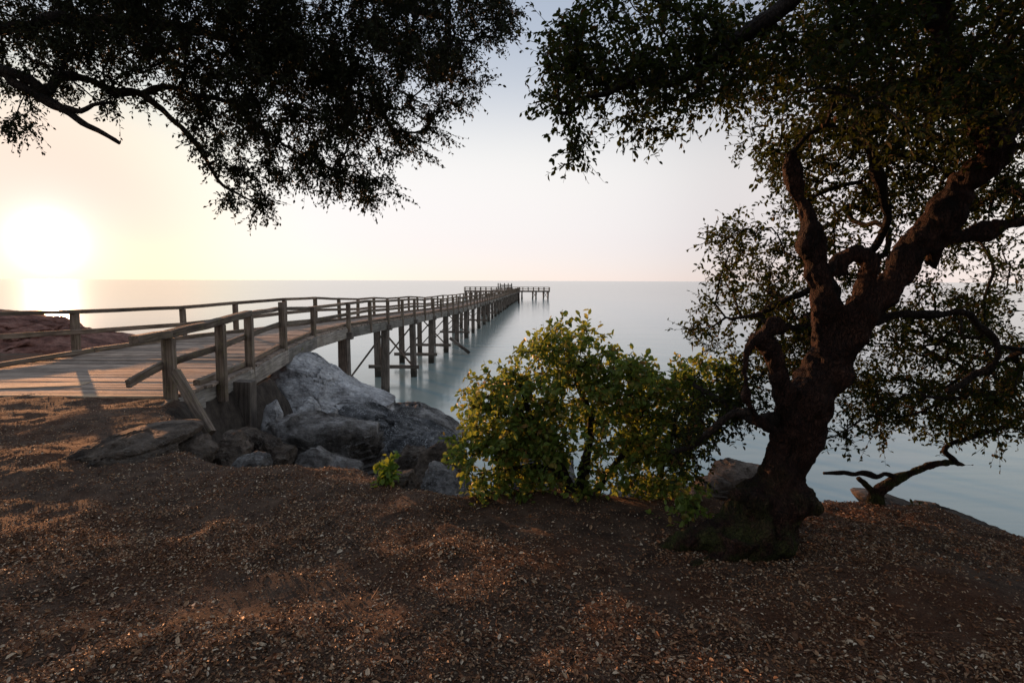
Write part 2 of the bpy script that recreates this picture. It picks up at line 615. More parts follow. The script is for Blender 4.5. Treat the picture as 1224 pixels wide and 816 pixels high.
a = Acc()
for n, y0, y1, lo, hi in ((104000, 1.6, 5.0, .008, .020), (60000, 3.4, 10.5, .010, .026), (22000, 1.6, 6.5, .018, .032), (3200, 1.6, 4.5, .03, .048)):
    x, y = litter_points(n, y0, y1)
    m = len(x)
    z = ground_z(x, y) + RNG.uniform(.001, .010, m)
    ang = RNG.uniform(0, 2 * np.pi, m)
    d = np.column_stack([np.cos(ang), np.sin(ang), RNG.normal(0, .4, m)])
    nr = np.column_stack([RNG.normal(0, .5, m), RNG.normal(0, .5, m), np.ones(m)])
    L = RNG.uniform(lo, hi, m)
    leaves(a, np.column_stack([x, y, z]), d, nr, L, L * RNG.uniform(.38, .6, m), .22)
tag(a.build('fallen_leaves', M_LITTER), 'dry brown leaf litter scattered over the soil', 'leaf litter', kind='stuff')

a = Acc()
x, y = litter_points(8000, 1.6, 9)
m = len(x)
z = ground_z(x, y) + .006
ang = RNG.uniform(0, 2 * np.pi, m)
L = RNG.uniform(.025, .09, m)
L[:60] = RNG.uniform(.12, .3, 60)
p0 = np.column_stack([x, y, z])
x1, y1 = x + np.cos(ang) * L, y + np.sin(ang) * L
p1 = np.column_stack([x1, y1, ground_z(x1, y1) + RNG.uniform(.004, .02, m)])
r = RNG.uniform(.0007, .0016, m); r[:60] = RNG.uniform(.002, .005, 60)
sticks(a, p0, p1, r, r * .7)
tag(a.build('fallen_twigs', M_TWIG), 'thin dry twigs and needles among the leaf litter', 'twigs', kind='stuff')

# ------------------------------------------------------------------ rocks
_ico = {}


def ico(sub):
    if sub not in _ico:
        bm = bmesh.new()
        bmesh.ops.create_icosphere(bm, subdivisions=sub, radius=1.0)
        v = np.array([q.co[:] for q in bm.verts])
        f = np.array([[w.index for w in q.verts] for q in bm.faces])
        bm.free()
        _ico[sub] = (v, f)
    return _ico[sub]


def rock(poly, Y, thick, seed, mat, label, name='boulder', cat='rock', sub=5, lean=.45, rough=.13, box=.62, cuts=11, group=None, strata=.02, tilt=0.0, ground=True):
    """a boulder whose outline seen from the path is poly (photo pixels) at distance Y, thick metres deep, leaning back"""
    pts = np.array([P(px, py, Y) for px, py in poly])
    if ground:                                              # carry the foot of the rock down to the soil it stands on
        c0 = pts.mean(0)
        zg = float(ground_z(np.array([c0[0]]), np.array([Y]))[0]) - .12
        zlo, zhi = pts[:, 2].min(), pts[:, 2].max()
        if zg < zlo:
            low = pts[:, 2] < zlo + .4 * (zhi - zlo)
            pts[low, 2] -= zlo - zg
    c = pts.mean(0)
    q = pts[:, [0, 2]] - c[[0, 2]]
    ang = np.arctan2(q[:, 1], q[:, 0])
    # radial outline sampled by ray / segment intersection
    ths = np.linspace(-np.pi, np.pi, 361)
    Rr = np.zeros(361)
    for k, th in enumerate(ths):
        dx, dz = math.cos(th), math.sin(th)
        best = 0
        for s in range(len(q)):
            p, w = q[s], q[(s + 1) % len(q)] - q[s]
            den = dx * w[1] - dz * w[0]
            if abs(den) < 1e-12: continue
            tt = (p[0] * w[1] - p[1] * w[0]) / den
            uu = (p[0] * dz - p[1] * dx) / den
            if tt > 0 and -1e-6 <= uu <= 1 + 1e-6: best = max(best, tt)
        Rr[k] = best
    ker = np.ones(5) / 5
    Rr = np.convolve(np.concatenate([Rr[-9:-1], Rr, Rr[1:9]]), ker, 'same')[8:-8]
    v, f = ico(sub)
    rg = np.random.default_rng(seed)
    rr = np.ones(len(v))
    for _ in range(cuts):                                   # flat broken faces
        n = unit(np.array([rg.normal(0, .7), -abs(rg.normal(.9, .5)) if rg.random() < .75 else 1, rg.normal(.25, .6)]))
        off = rg.uniform(.62, .86)
        dn = v @ n
        lim = np.where(dn > .05, off / np.maximum(dn, .05), 9)
        rr = np.minimum(rr, lim)
    rho = np.sqrt(v[:, 0] ** 2 + v[:, 2] ** 2)
    th = np.arctan2(v[:, 2], v[:, 0])
    Rt = np.interp(th, ths, Rr)
    ff = rho ** box
    ff = ff * (rr + (1 - rr) * sstep(.6, 1., rho))
    gg = np.sign(v[:, 1]) * np.abs(v[:, 1]) ** .8 * rr
    pos = np.column_stack([np.cos(th) * Rt * ff, thick / 2 * gg, np.sin(th) * Rt * ff])
    pos[:, 1] += lean * pos[:, 2] + tilt * pos[:, 0]
    size = .62 * min(Rr.mean(), .6 * min(np.ptp(pts[:, 0]), np.ptp(pts[:, 2])) + .1)
    nrm = unit(np.column_stack([v[:, 0], v[:, 1], v[:, 2]]))
    pw = pos + c
    dsp = rough * size * fbm(pw / size * 1.6, 5, seed, .52)
    lay = pw[:, 2] * 9 / max(size, .3) + 1.6 * pw[:, 0] / max(size, .3) + .9 * fbm(pw / size * .9, 3, seed + 5)
    saw = (lay * .55) % 1.0
    dsp += strata * 7 * size * (saw ** 1.5 - .5) * sstep(-.5, .4, fbm(pw / size * .5, 2, seed + 31))
    dsp += .026 * size * fbm(pw / size * 6, 4, seed + 9, .6)
    crk = np.abs(fbm(pw / size * np.array([1.3, 1.3, 2.2]), 3, seed + 21))
    dsp -= .16 * size * np.clip(1 - crk / .06, 0, 1) * sstep(-.2, .3, fbm(pw / size * .8, 2, seed + 23))
    pos = pos + nrm * dsp[:, None]
    acc = Acc()
    acc.add(pos, [f])
    o = acc.build(name, mat, smooth=False)
    o.location = c
    return tag(o, label, cat, group or {'boulder': 'boulders along the shore', 'stone': 'stones on the bank and shore', 'rock_slab': 'flat rock slabs', 'rock_ledge': 'low rock ledges'}.get(name))


# names: what the photo shows, each with its own outline
rock([(318, 440), (335, 424), (352, 428), (385, 446), (420, 462), (468, 478), (480, 500), (440, 530), (350, 530), (318, 515)], 15.2, 3.0, 11, M_ROCKP,
     'pale grey wedge-shaped rock rising under the pier railing', sub=6, lean=.7, box=.8, rough=.035)
rock([(391, 500), (410, 489), (440, 490), (480, 501), (520, 516), (556, 532), (538, 550), (480, 600), (400, 600)], 13.0, 2.6, 12, M_ROCKS,
     'long dark speckled slab sloping down to the water behind the rounded boulder', sub=6, lean=.25, ground=False, rough=.05, cuts=4, strata=.03, box=.8)
rock([(440, 496), (466, 485), (498, 484), (524, 494), (546, 507), (562, 526), (530, 550), (490, 585), (440, 585)], 15.5, 2.6, 13, M_ROCK,
     'low grey ledge with a water-worn top at the water edge', sub=6, lean=.2, name='rock_ledge', ground=False, rough=.05, cuts=4, strata=.03, box=.8)
rock([(320, 512), (338, 498), (365, 494), (420, 500), (450, 507), (456, 520), (446, 538), (420, 548), (380, 545), (330, 530)], 9.6, 1.9, 14, M_ROCKB,
     'rounded grey boulder with a pale right end and dark shaded underside', sub=6, lean=-.1, rough=.05, box=.5)
rock([(352, 555), (360, 541), (376, 538), (400, 548), (432, 558), (446, 576), (390, 584), (352, 576)], 7.6, .8, 15, M_ROCKB,
     'jagged pale rock poking out of the soil beyond the ground edge', lean=.1, rough=.12)
rock([(262, 522), (290, 516), (318, 528), (345, 540), (353, 556), (345, 580), (300, 580), (270, 560)], 7.4, .9, 16, M_ROCKD,
     'dark brown long boulder lying in the hollow beside the small rounded stone', lean=.3)
rock([(274, 560), (284, 547), (302, 542), (318, 546), (323, 556), (319, 572), (298, 580), (276, 575)], 5.95, .42, 17, M_ROCK,
     'small rounded pale stone at the edge of the hollow', name='stone', lean=.2, cuts=4, rough=.035)
rock([(345, 500), (352, 482), (364, 478), (376, 490), (374, 505), (355, 512)], 12.0, .7, 18, M_ROCKP, 'small pale pointed stone above the rounded boulder', name='stone')
rock([(366, 498), (378, 486), (398, 490), (400, 502), (380, 508)], 12.4, .7, 19, M_ROCKP, 'small pale flat stone beside the pointed stone', name='stone')
rock([(306, 512), (310, 488), (320, 483), (330, 498), (330, 515), (312, 528)], 11.4, .6, 20, M_ROCKP, 'pale upright stone standing behind the thick timber post', name='stone')
rock([(302, 522), (312, 508), (324, 516), (326, 540), (304, 545)], 9.8, .6, 21, M_ROCK, 'grey block of stone at the foot of the thick timber post', name='stone')
rock([(72, 566), (84, 545), (108, 530), (150, 524), (196, 540), (205, 562), (192, 590), (120, 600), (80, 595)], 5.85, 1.5, 22, M_ROCKD,
     'broad brown outcrop bulging out of the soil under the flat stone', name='rock_outcrop', sub=6, lean=.25, rough=.07, box=.55)
rock([(113, 531), (130, 521), (170, 516), (206, 515), (218, 520), (213, 531), (180, 537), (130, 540)], 6.25, 1.5, 23, M_ROCKD,
     'flat tan-topped stone lying on the brown outcrop', name='flat_stone', sub=6, lean=.1, rough=.05, box=.42, cuts=3, ground=False)
rock([(190, 545), (200, 530), (235, 524), (258, 536), (255, 552), (210, 558)], 6.5, .7, 24, M_ROCKD, 'low ragged brown ledge right of the flat stone', name='rock_ledge', lean=.7)
rock([(250, 540), (262, 526), (280, 521), (296, 536), (292, 550), (262, 556)], 6.9, .6, 25, M_ROCKD, 'wedge of brown rock between the ledge and the long dark boulder', name='stone', lean=.5)
rock([(210, 550), (222, 547), (238, 550), (236, 558), (214, 559)], 6.0, .25, 27, M_ROCKD, 'little brown stone half sunk in soil below the ragged ledge', name='stone', sub=4, cuts=3)
rock([(458, 536), (480, 527), (520, 525), (540, 532), (538, 548), (470, 552)], 10.0, 1.2, 28, M_ROCKS, 'flat grey slab wedged below the long dark slab', name='rock_slab', lean=.8)
rock([(470, 552), (480, 540), (505, 538), (512, 556), (505, 580), (474, 578)], 9.0, .8, 29, M_ROCKD, 'dark squat rock left of the brown block by the bush', lean=.3)
rock([(497, 560), (503, 542), (520, 536), (548, 538), (556, 556), (552, 580), (510, 582)], 7.6, .9, 30, M_ROCKD, 'brown block-shaped boulder against the left side of the bush', sub=6, lean=.2, box=.55)
rock([(428, 602), (434, 582), (452, 570), (490, 568), (503, 590), (508, 612), (480, 630), (436, 620)], 5.3, .6, 31, M_ROCKD,
     'dark rock beside the small bright green plant', lean=.4)
rock([(498, 590), (508, 572), (535, 576), (560, 596), (560, 625), (505, 625)], 6.4, 1.4, 32, M_ROCK, 'sloping grey rock face below the block-shaped boulder', name='rock_slab', lean=1.0)
rock([(380, 556), (392, 545), (415, 546), (424, 556), (420, 570), (385, 572)], 8.8, .5, 44, M_ROCKD, 'low brown stone between the jagged rock and the dark squat rock', name='stone', lean=.4)
rock([(850, 572), (858, 558), (876, 554), (925, 562), (930, 576), (905, 590), (860, 590)], 6.6, .9, 33, M_ROCKD, 'flat dark boulder lying on another behind the trunk', sub=6, ground=False, lean=.5, rough=.04)
rock([(828, 595), (842, 578), (862, 572), (892, 580), (900, 605), (880, 630), (838, 628)], 6.3, .9, 34, M_ROCKD, 'dark boulder under the flat boulder behind the trunk', lean=.3, rough=.04)
rock([(768, 686), (775, 675), (792, 672), (808, 678), (812, 690), (800, 698), (775, 697)], 3.55, .17, 35, M_ROCK, 'small grey stone in the soil left of the mossy root', name='stone', cuts=5)
rock([(812, 676), (825, 668), (848, 668), (858, 676), (840, 684), (816, 684)], 3.6, .2, 36, M_ROCKD, 'flat dark stone touching the mossy root', name='stone', cuts=4)
rock([(60, 572), (70, 565), (92, 562), (100, 570), (92, 582), (64, 582)], 5.75, .22, 37, M_ROCKD, 'dark stone at the left foot of the brown outcrop', name='stone', sub=4, cuts=4)
rock([(-120, 372), (-40, 372), (5, 379), (45, 388), (85, 398), (125, 406), (158, 420), (165, 470), (60, 500), (-120, 500)], 21, 7, 38, M_ROCKR,
     'large reddish brown headland rock behind the pier railing', name='headland_rock', sub=6, lean=.5, rough=.03, box=.85, cuts=4, tilt=.1)
rock([(1040, 600), (1080, 603), (1130, 620), (1185, 630), (1230, 648), (1270, 690), (1160, 690), (1070, 640)], 5.55, 1.6, 39, M_ROCKD,
     'worn brown rock rim of the headland above the water', name='bank_rock', sub=6, lean=.6, rough=.03, box=.8)
rock([(700, 640), (740, 600), (800, 590), (850, 600), (860, 660), (720, 670)], 6.6, 1.4, 40, M_ROCK, 'grey rock glimpsed through the lower twigs of the bush', lean=.5)
rock([(560, 640), (590, 560), (640, 545), (690, 560), (700, 640)], 8.2, 1.6, 41, M_ROCK, 'pale boulder behind the dense lower half of the bush', lean=.4)

# ------------------------------------------------------------------ pier
VPX, RX0, LX0 = 38 / FPX, -7.4, -9.65
yk = np.array([8.4, 9.4, 10.8, 12.5, 15.0, 18.0, 21.5, 33, 50, 90, 162, 190])
zk = np.array([3.56, 3.56, 3.57, 3.58, 3.70, 3.76, 3.75, 3.46, 3.06, 2.75, 2.50, 2.48])
rxk_y = np.array([8.0, 9.4, 10.8, 12.5, 15.0, 18.0, 21.5, 24])
rxk = np.array([-5.62, -5.67, -5.6, -5.79, -6.03, -6.27, RX0 + VPX * 21.5, RX0 + VPX * 24])
lxk_y = np.array([9.0, 12.2, 14.2, 17.0, 18.6, 21.5, 24])
lxk = np.array([-11.9, -11.1, -10.75, -9.85, -9.08, LX0 + VPX * 21.5, LX0 + VPX * 24])


def deck_z(y): return float(np.interp(y, yk, zk))
def right_x(y): return float(np.interp(y, rxk_y, rxk)) if y < 24 else RX0 + VPX * y
def left_x(y): return float(np.interp(y, lxk_y, lxk)) if y < 24 else LX0 + VPX * y


PIER_END = 176.0
HEAD_Y0, HEAD_Y1 = 176.0, 180.0
pier = empty('pier', (-8.5, 9.5, 3.5))
tag(pier, 'long weathered timber pier on piles running out to a cross-shaped head', 'pier')

# deck planks
a = Acc()
y = 9.55
while y < PIER_END:
    w = RNG.uniform(.15, .20) if y < 60 else .3
    z = deck_z(y) - .025 + RNG.normal(0, .004)
    xl, xr = left_x(y) - .12 + RNG.normal(0, .02), right_x(y) + .02 + RNG.normal(0, .012)
    skew = RNG.normal(0, .008)
    beam(a, (xl, y + w / 2 - skew + .02 * (xl + 6) * -1 * .3, z), (xr, y + w / 2 + skew, z + RNG.normal(0, .004)), w - RNG.uniform(.010, .022), .05, ch=.006, sub=2 if y < 30 else 1)
    y += w
hx0, hx1 = P(555, 348, HEAD_Y0)[0], P(657, 348, HEAD_Y0)[0]
for k in range(12):
    yy = HEAD_Y0 + .17 + k * .34
    beam(a, (hx0, yy, 2.46), (hx1, yy, 2.46), .32, .06)
a.build('deck', M_DECK, pier, gc=True)
a = Acc()
beam(a, (-10.2, 9.85, 3.570), (-7.9, 10.42, 3.572), .42, .016, ch=.003, sub=3)
a.build('repair_board', M_BOARD, pier, gc=True)['label'] = 'bleached wide board laid across the deck start'
a = Acc()
beam(a, (-12.0, 9.42, 3.535), (-5.85, 9.46, 3.53), .2, .07, sub=5, warp=.004)
a.build('edge_board', M_BOARD, pier, gc=True)

# stringers, kerbs
def run(side, ys, dx, dz, w, h, name, mat, sub=1):
    acc = Acc()
    fx = right_x if side > 0 else left_x
    for y0, y1 in zip(ys[:-1], ys[1:]):
        beam(acc, (fx(y0) + dx, y0, deck_z(y0) + dz), (fx(y1) + dx, y1 + .02, deck_z(y1) + dz), w, h, sub=sub, warp=.004 if y0 < 30 else 0, ch=.015)
    return acc.build(name, mat, pier, gc=True)


bents = [21.2 + 5.55 * k for k in range(28)]
ys = [9.45, 12.3, 15.1, 18, 21.2] + bents[1:] + [PIER_END]
run(1, ys, -.03, -.24, .16, .37, 'stringer', M_STRING)
run(-1, ys, .02, -.24, .16, .37, 'stringer', M_STRING)
ysr = [10.3, 12.4, 14.9, 18.1] + [21.2 + 5.55 * k for k in range(28)]
run(1, ysr, -.16, .055, .13, .11, 'kerb', M_WOOD)
run(-1, [11.2, 14.3, 17.2, 19.4] + [22 + 5.55 * k for k in range(28)], .1, .055, .13, .11, 'kerb', M_WOOD)

# railing posts
posts = []
for px, py, yy in ((201, 404, 9.4), (263, 388, 10.8), (297, 378, 12.5), (337, 361, 15.0), (374, 366.5, 18.0), (416, 361.5, 21.3)):
    posts.append((1, yy, P(px, py, yy)))
for k in range(1, 56):
    yy = 21.3 + 2.775 * k
    posts.append((1, yy, np.array([right_x(yy) + .03, yy, deck_z(yy) + .98 + RNG.normal(0, .03)])))
for px, py, yy in ((-95, 380, 11.2), (89, 375, 14.2), (218, 369.5, 17.1), (281, 364, 18.8)):
    posts.append((-1, yy, P(px, py, yy)))
for k in range(56):
    yy = 21.3 + 2.775 * k
    posts.append((-1, yy, np.array([left_x(yy) - .02, yy, deck_z(yy) + .97 + RNG.normal(0, .03)])))
order = sorted(posts, key=lambda q: q[1])
far = Acc()
for k, (sd, yy, top) in enumerate(order):
    acc = Acc() if k < 96 else far
    zb = deck_z(yy) - (.40 if sd > 0 else .30)
    if k == 0: zb = deck_z(yy) - .40
    w = .17 if yy < 16 else .15
    lean = RNG.normal(0, .012, 2)
    beam(acc, (top[0] - lean[0], top[1] - lean[1], zb), top, w * (1.1 if k == 0 else 1), w * .8, up=(0, 1, 0), ch=.012, sub=2 if yy < 25 else 1)
    if k < 96:
        acc.build('railing_post', M_WOOD, pier, gc=True)

# rails
def rails(side):
    pp = sorted([q for q in posts if q[0] == side], key=lambda q: q[1])
    h, m = Acc(), Acc()
    tops = [q[2] for q in pp]
    if side > 0:
        tops = [t.copy() for t in tops]
        tops[3][2] = 4.79                           # the tall post stands proud of the rail
        e = tops[0] + (tops[0] - tops[1]) / 1.4 * .95
        e = np.array([P(160, 409, 8.55)[0], 8.55, P(160, 409, 8.55)[2] - .03])
        tops = [e] + tops
    else:
        e = P(-260, 383, 9.6)
        tops = [e] + tops
    for k, (p, q) in enumerate(zip(tops[:-1], tops[1:])):
        big = p[1] < 12.4 and side > 0
        w, hh = (.15, .13) if big else (.12, .10)
        off = np.array([.0, 0, hh / 2 + .002])
        near = p[1] < 25
        q2 = q + (q - p) * .01
        off2 = off
        if side > 0 and p[1] > 14: off = np.array([-.125, 0, -.05])
        if side > 0 and q[1] > 14: off2 = np.array([-.125, 0, -.05])
        beam(h, p + off, q2 + off2, w, hh, ch=.012, sub=3 if near else 1, warp=.004 if near else 0)
        if side > 0 and k == 0:
            dm = np.array([0, 0, -.50])
            beam(m, np.array([P(153, 459, 8.5)[0], 8.5, P(153, 459, 8.5)[2]]), q + np.array([-.10, 0, -.43]), .07, .13, sub=3, warp=.003)
        else:
            dm = np.array([-.10 if side > 0 else .10, 0, -.45])
            beam(m, p + dm, q2 + dm, .06, .12, sub=2 if near else 1, warp=.003 if near else 0)
    h.build('handrail', M_WOOD, pier, gc=True)
    m.build('mid_rail', M_WOOD, pier, gc=True)


rails(1)
rails(-1)

# raking brace of the first post, ground timber, thick shore post
a = Acc()
beam(a, P(212, 443, 9.35) + np.array([.02, -.1, 0]), P(252, 518, 8.75), .15, .12, up=(0, 1, 0), sub=2)
a.build('raking_brace', M_WOOD, pier, gc=True)
a = Acc()
beam(a, P(166, 505, 8.0), P(203, 482, 9.2), .12, .14, sub=2)
a.build('ground_timber', M_WOOD, pier, gc=True)
a = Acc()
beam(a, P(291, 455, 11.6), P(291, 535, 11.6) - np.array([0, 0, .3]), .42, .30, up=(0, 1, 0), sub=2)
a.build('shore_post', M_PILE, pier, gc=True)
a = Acc()
beam(a, P(322, 428, 16.2) + np.array([-.3, 0, 0]), P(360, 417, 16.8), .5, .45, ch=.03)
a.build('concrete_seat', M_ROCKP, pier)
a = Acc()
beam(a, (right_x(10.5) - .12, 10.2, 3.1), (right_x(9.6) - .05, 9.5, 3.1), .3, .55)
a.build('abutment_block', M_STRING, pier, gc=True)

# bents
for k, yy in enumerate(bents):
    if yy > PIER_END - 2: break
    zt = deck_z(yy) - .44
    xr, xl = right_x(yy) - .08, left_x(yy) + .14
    cw = .36 if k < 12 else .38
    for x0 in (xr, xl):
        acc = Acc()
        ln = RNG.normal(0, .03, 2)
        beam(acc, (x0 + ln[0], yy + ln[1], -1.5), (x0, yy, zt), cw * RNG.uniform(.9, 1.06), cw, up=(0, 1, 0), ch=.05, sub=3)
        acc.build('pile', M_PILE, pier, gc=True)
    acc = Acc()
    beam(acc, (xl - .35, yy, zt + .12), (xr + .32, yy, zt + .12), .28, .26, ch=.02)
    acc.build('cap_beam', M_PILE, pier, gc=True)
    acc = Acc()
    f = -.19
    if k % 2 == 1 or k in (2, 4, 6):
        beam(acc, (xl + .1, yy + f, .55), (xr - .05, yy + f, zt - .15), .07, .2, up=(0, 1, 0))
    if k % 2 == 0 and k > 0:
        beam(acc, (xl + .05, yy - f, zt - .1), (xr - .05, yy - f, .6), .07, .2, up=(0, 1, 0))
    if acc.v: acc.build('diagonal_brace', M_PILE, pier, gc=True)
    if k in (2, 3, 4, 6, 9, 12):
        acc = Acc()
        beam(acc, (xl - .45, yy - .24, .62), (xr + .38, yy - .24, .60), .12, .2)
        acc.build('cross_beam', M_PILE, pier, gc=True)
acc = Acc()
beam(acc, P(538, 404, 43.2), P(561, 421.5, 42.6), .22, .22, up=(0, 1, 0))
acc.build('diagonal_brace', M_PILE, pier, gc=True)['label'] = 'loose slanting timber dipping into the water'

# pier head
for px in (556, 562, 568, 574, 580, 587, 624, 637, 641, 650, 655.5):
    x0 = P(px, 350, HEAD_Y0)[0]
    for dy in (.4, 3.6):
        acc = Acc()
        beam(acc, (x0 + (dy - 2) * .1, HEAD_Y0 + dy, -1.5), (x0, HEAD_Y0 + dy, 2.25), .42, .42, up=(0, 1, 0))
        acc.build('pile', M_PILE, pier, gc=True)
acc = Acc()
for dy in (.2, 3.8):
    beam(acc, (hx0, HEAD_Y0 + dy, 2.22), (hx1, HEAD_Y0 + dy, 2.22), .3, .38)
acc.build('head_beam', M_PILE, pier, gc=True)
acc = Acc()
for px in (637, 650, 556, 568):
    x0 = P(px, 350, HEAD_Y0)[0]
    beam(acc, (x0, HEAD_Y0 + .1, 2.1), (x0 + 1.1, HEAD_Y0 + .1, .3), .14, .2, up=(0, 1, 0))
    beam(acc, (x0 + 1.1, HEAD_Y0 + .3, 2.1), (x0, HEAD_Y0 + .3, .3), .14, .2, up=(0, 1, 0))
acc.build('head_braces', M_PILE, pier, gc=True)
hr = Acc()
for dy in (.1, 3.9):
    for zz in (3.52, 3.0):
        beam(hr, (hx0, HEAD_Y0 + dy, zz), (hx1, HEAD_Y0 + dy, zz), .12, .13)
hr.build('head_rail', M_WOOD, pier, gc=True)
for x0 in np.linspace(hx0, hx1, 17):
    for dy in (.1, 3.9):
        beam(far, (x0, HEAD_Y0 + dy, 2.1), (x0, HEAD_Y0 + dy, 3.55), .2, .2, up=(0, 1, 0))
tag(far.build('far_railing_posts', M_WOOD, pier, gc=True), kind='stuff')
gan = Acc()
gy_ = 168.0
gp = [P(px, 338.4, gy_) for px in (595.5, 598, 603, 607.5, 611.5)]
for p in gp:
    beam(gan, (p[0], gy_, 2.2), (p[0], gy_, p[2]), .3, .3, up=(0, 1, 0))
beam(gan, (gp[1][0] - .2, gy_ + .2, 4.1), (gp[4][0] + .2, gy_ + .2, 4.1), .2, .35)
beam(gan, (gp[0][0] - .2, gy_ + .2, 3.5), (gp[4][0] + .2, gy_ + .2, 3.5), .2, .2)
gan.build('landing_frame', M_PILE, pier, gc=True)

acc = Acc()
p = P(620, 350, 140)
tube(acc, [(p[0], 140, -1.5), (p[0] + .05, 140, 1), (p[0], 140, p[2])], [.24, .24, .22], 8)
tag(acc.build('mooring_pole', M_BARKD), 'single dark mooring pole standing in water beside the far end', 'pole')

# ------------------------------------------------------------------ plants
def limb(px_pts, step=.05, jit=.0, seed=0):
    """rows (px, py, Y, radius px) -> world rows (x, y, z, r)"""
    w = np.array([[*P(a[0], a[1], a[2]), a[3] * a[2] / FPX] for a in px_pts])
    c = catmull(w, step)
    c[:, 3] = np.maximum(c[:, 3], .003)
    if jit:
        nn = np.column_stack([fbm(c[:, :3] * 4, 2, seed + q) for q in range(3)])
        fade = np.minimum(1, np.arange(len(c)) / 6)[:, None]
        c[:, :3] += nn * jit * fade
    return c


def blob(cx, cy, rx, ry, y0, y1, n, power=.5):
    """attractors in an ellipse of the view at depths y0..y1"""
    out = []
    for _ in range(n):
        a_, r_ = random.uniform(0, 2 * math.pi), random.random() ** power
        out.append(P(cx + rx * r_ * math.cos(a_), cy + ry * r_ * math.sin(a_), random.uniform(y0, y1)))
    return out


def box_pts(lo, hi, n):
    return list(RNG.uniform(lo, hi, (n, 3)))


def grow(limbs, attractors, tip_r=.0028, seg=.10, jit=.018, expo=.46, rmax=.05, wind=.25):
    """join every attractor to the nearest wood; returns chains (points, radii) and tip directions"""
    N = 60000
    pos = np.zeros((N, 3)); par = np.full(N, -1, np.int64); dirs = np.zeros((N, 3)); rl = np.full(N, 9.0)
    k = 0
    for c in limbs:
        m = len(c)
        pos[k:k + m] = c[:, :3]
        dirs[k:k + m] = unit(np.gradient(c[:, :3], axis=0))
        rl[k:k + m] = c[:, 3]
        k += m
    base = k
    A = np.array(attractors)
    dm = np.array([np.min(np.sum((pos[:k] - q) ** 2, 1)) for q in A])
    chains, tips = [], []
    for ai in np.argsort(dm):
        q = A[ai]
        dd = np.sqrt(np.sum((pos[:k] - q) ** 2, 1))
        v = unit(q - pos[:k])
        back = 1 - np.sum(v * dirs[:k], 1)                  # prefer forward angles
        b = int(np.argmin(dd * (1 + wind * back)))
        p0, D = pos[b], dd[b]
        if D < .02 or k > N - 200: continue
        n = max(2, int(D / seg))
        side = unit(dirs[b] * .7 + v[b])
        ctl = p0 + side * D * .5 + RNG.normal(0, .08, 3) * D
        t = (np.arange(n) + 1)[:, None] / n
        path = (1 - t) ** 2 * p0 + 2 * t * (1 - t) * ctl + t * t * q
        path[:-1] += RNG.normal(0, jit, (n - 1, 3))
        idx = np.arange(k, k + n)
        pos[idx] = path
        full = np.vstack([p0, path])
        dirs[idx] = unit(np.diff(full, axis=0))
        par[idx] = np.concatenate([[b], idx[:-1]])
        k += n
        chains.append((b, idx))
        tips.append((q, dirs[idx[-1]]))
    cnt = np.zeros(k)
    for b, idx in chains:
        cnt[idx[-1]] += 1
    for j in range(k - 1, base - 1, -1):
        if par[j] >= base: cnt[par[j]] += cnt[j]
    rad = np.minimum(tip_r * np.maximum(cnt, 1) ** expo, rmax)
    out = []
    for b, idx in chains:
        r0 = min(rad[idx[0]] * 1.15, rl[b] * .8) if b < base else rad[idx[0]]
        out.append((np.vstack([pos[b], pos[idx]]), np.concatenate([[r0], rad[idx]])))
    return out, tips


def foliage(tips, wood, leafacc, twigs=6, per=7, tl=(.10, .26), L=(.035, .055), ratio=.5, droop=.15, spread=.9, tw=.0018):
    T = np.array([q for q, _ in tips]); D = np.array([d for _, d in tips])
    T, D = np.repeat(T, twigs, 0), np.repeat(D, twigs, 0)
    m = len(T)
    d = unit(D * .6 + rand_unit(m) * spread + np.array([0, 0, -droop]))
    ln = RNG.uniform(*tl, m)
    start = T - D * RNG.uniform(0, .12, m)[:, None]
    end = start + d * ln[:, None]
    sticks(wood, start, end, np.full(m, tw), np.full(m, tw * .5))
    t = np.tile((np.arange(per) + .6) / per, m)
    S, E, DD = np.repeat(start, per, 0), np.repeat(end, per, 0), np.repeat(d, per, 0)
    k = m * per
    pos = S + (E - S) * np.clip(t + RNG.normal(0, .06, k), .1, 1.02)[:, None]
    ld = unit(DD * .55 + rand_unit(k) * .8 + np.array([0, 0, -.12]))
    nr = unit(rand_unit(k) * .75 + np.array([0, 0, .8]))
    le = RNG.uniform(*L, k)
    leaves(leafacc, pos, ld, nr, le, le * ratio * RNG.uniform(.8, 1.2, k), .18)


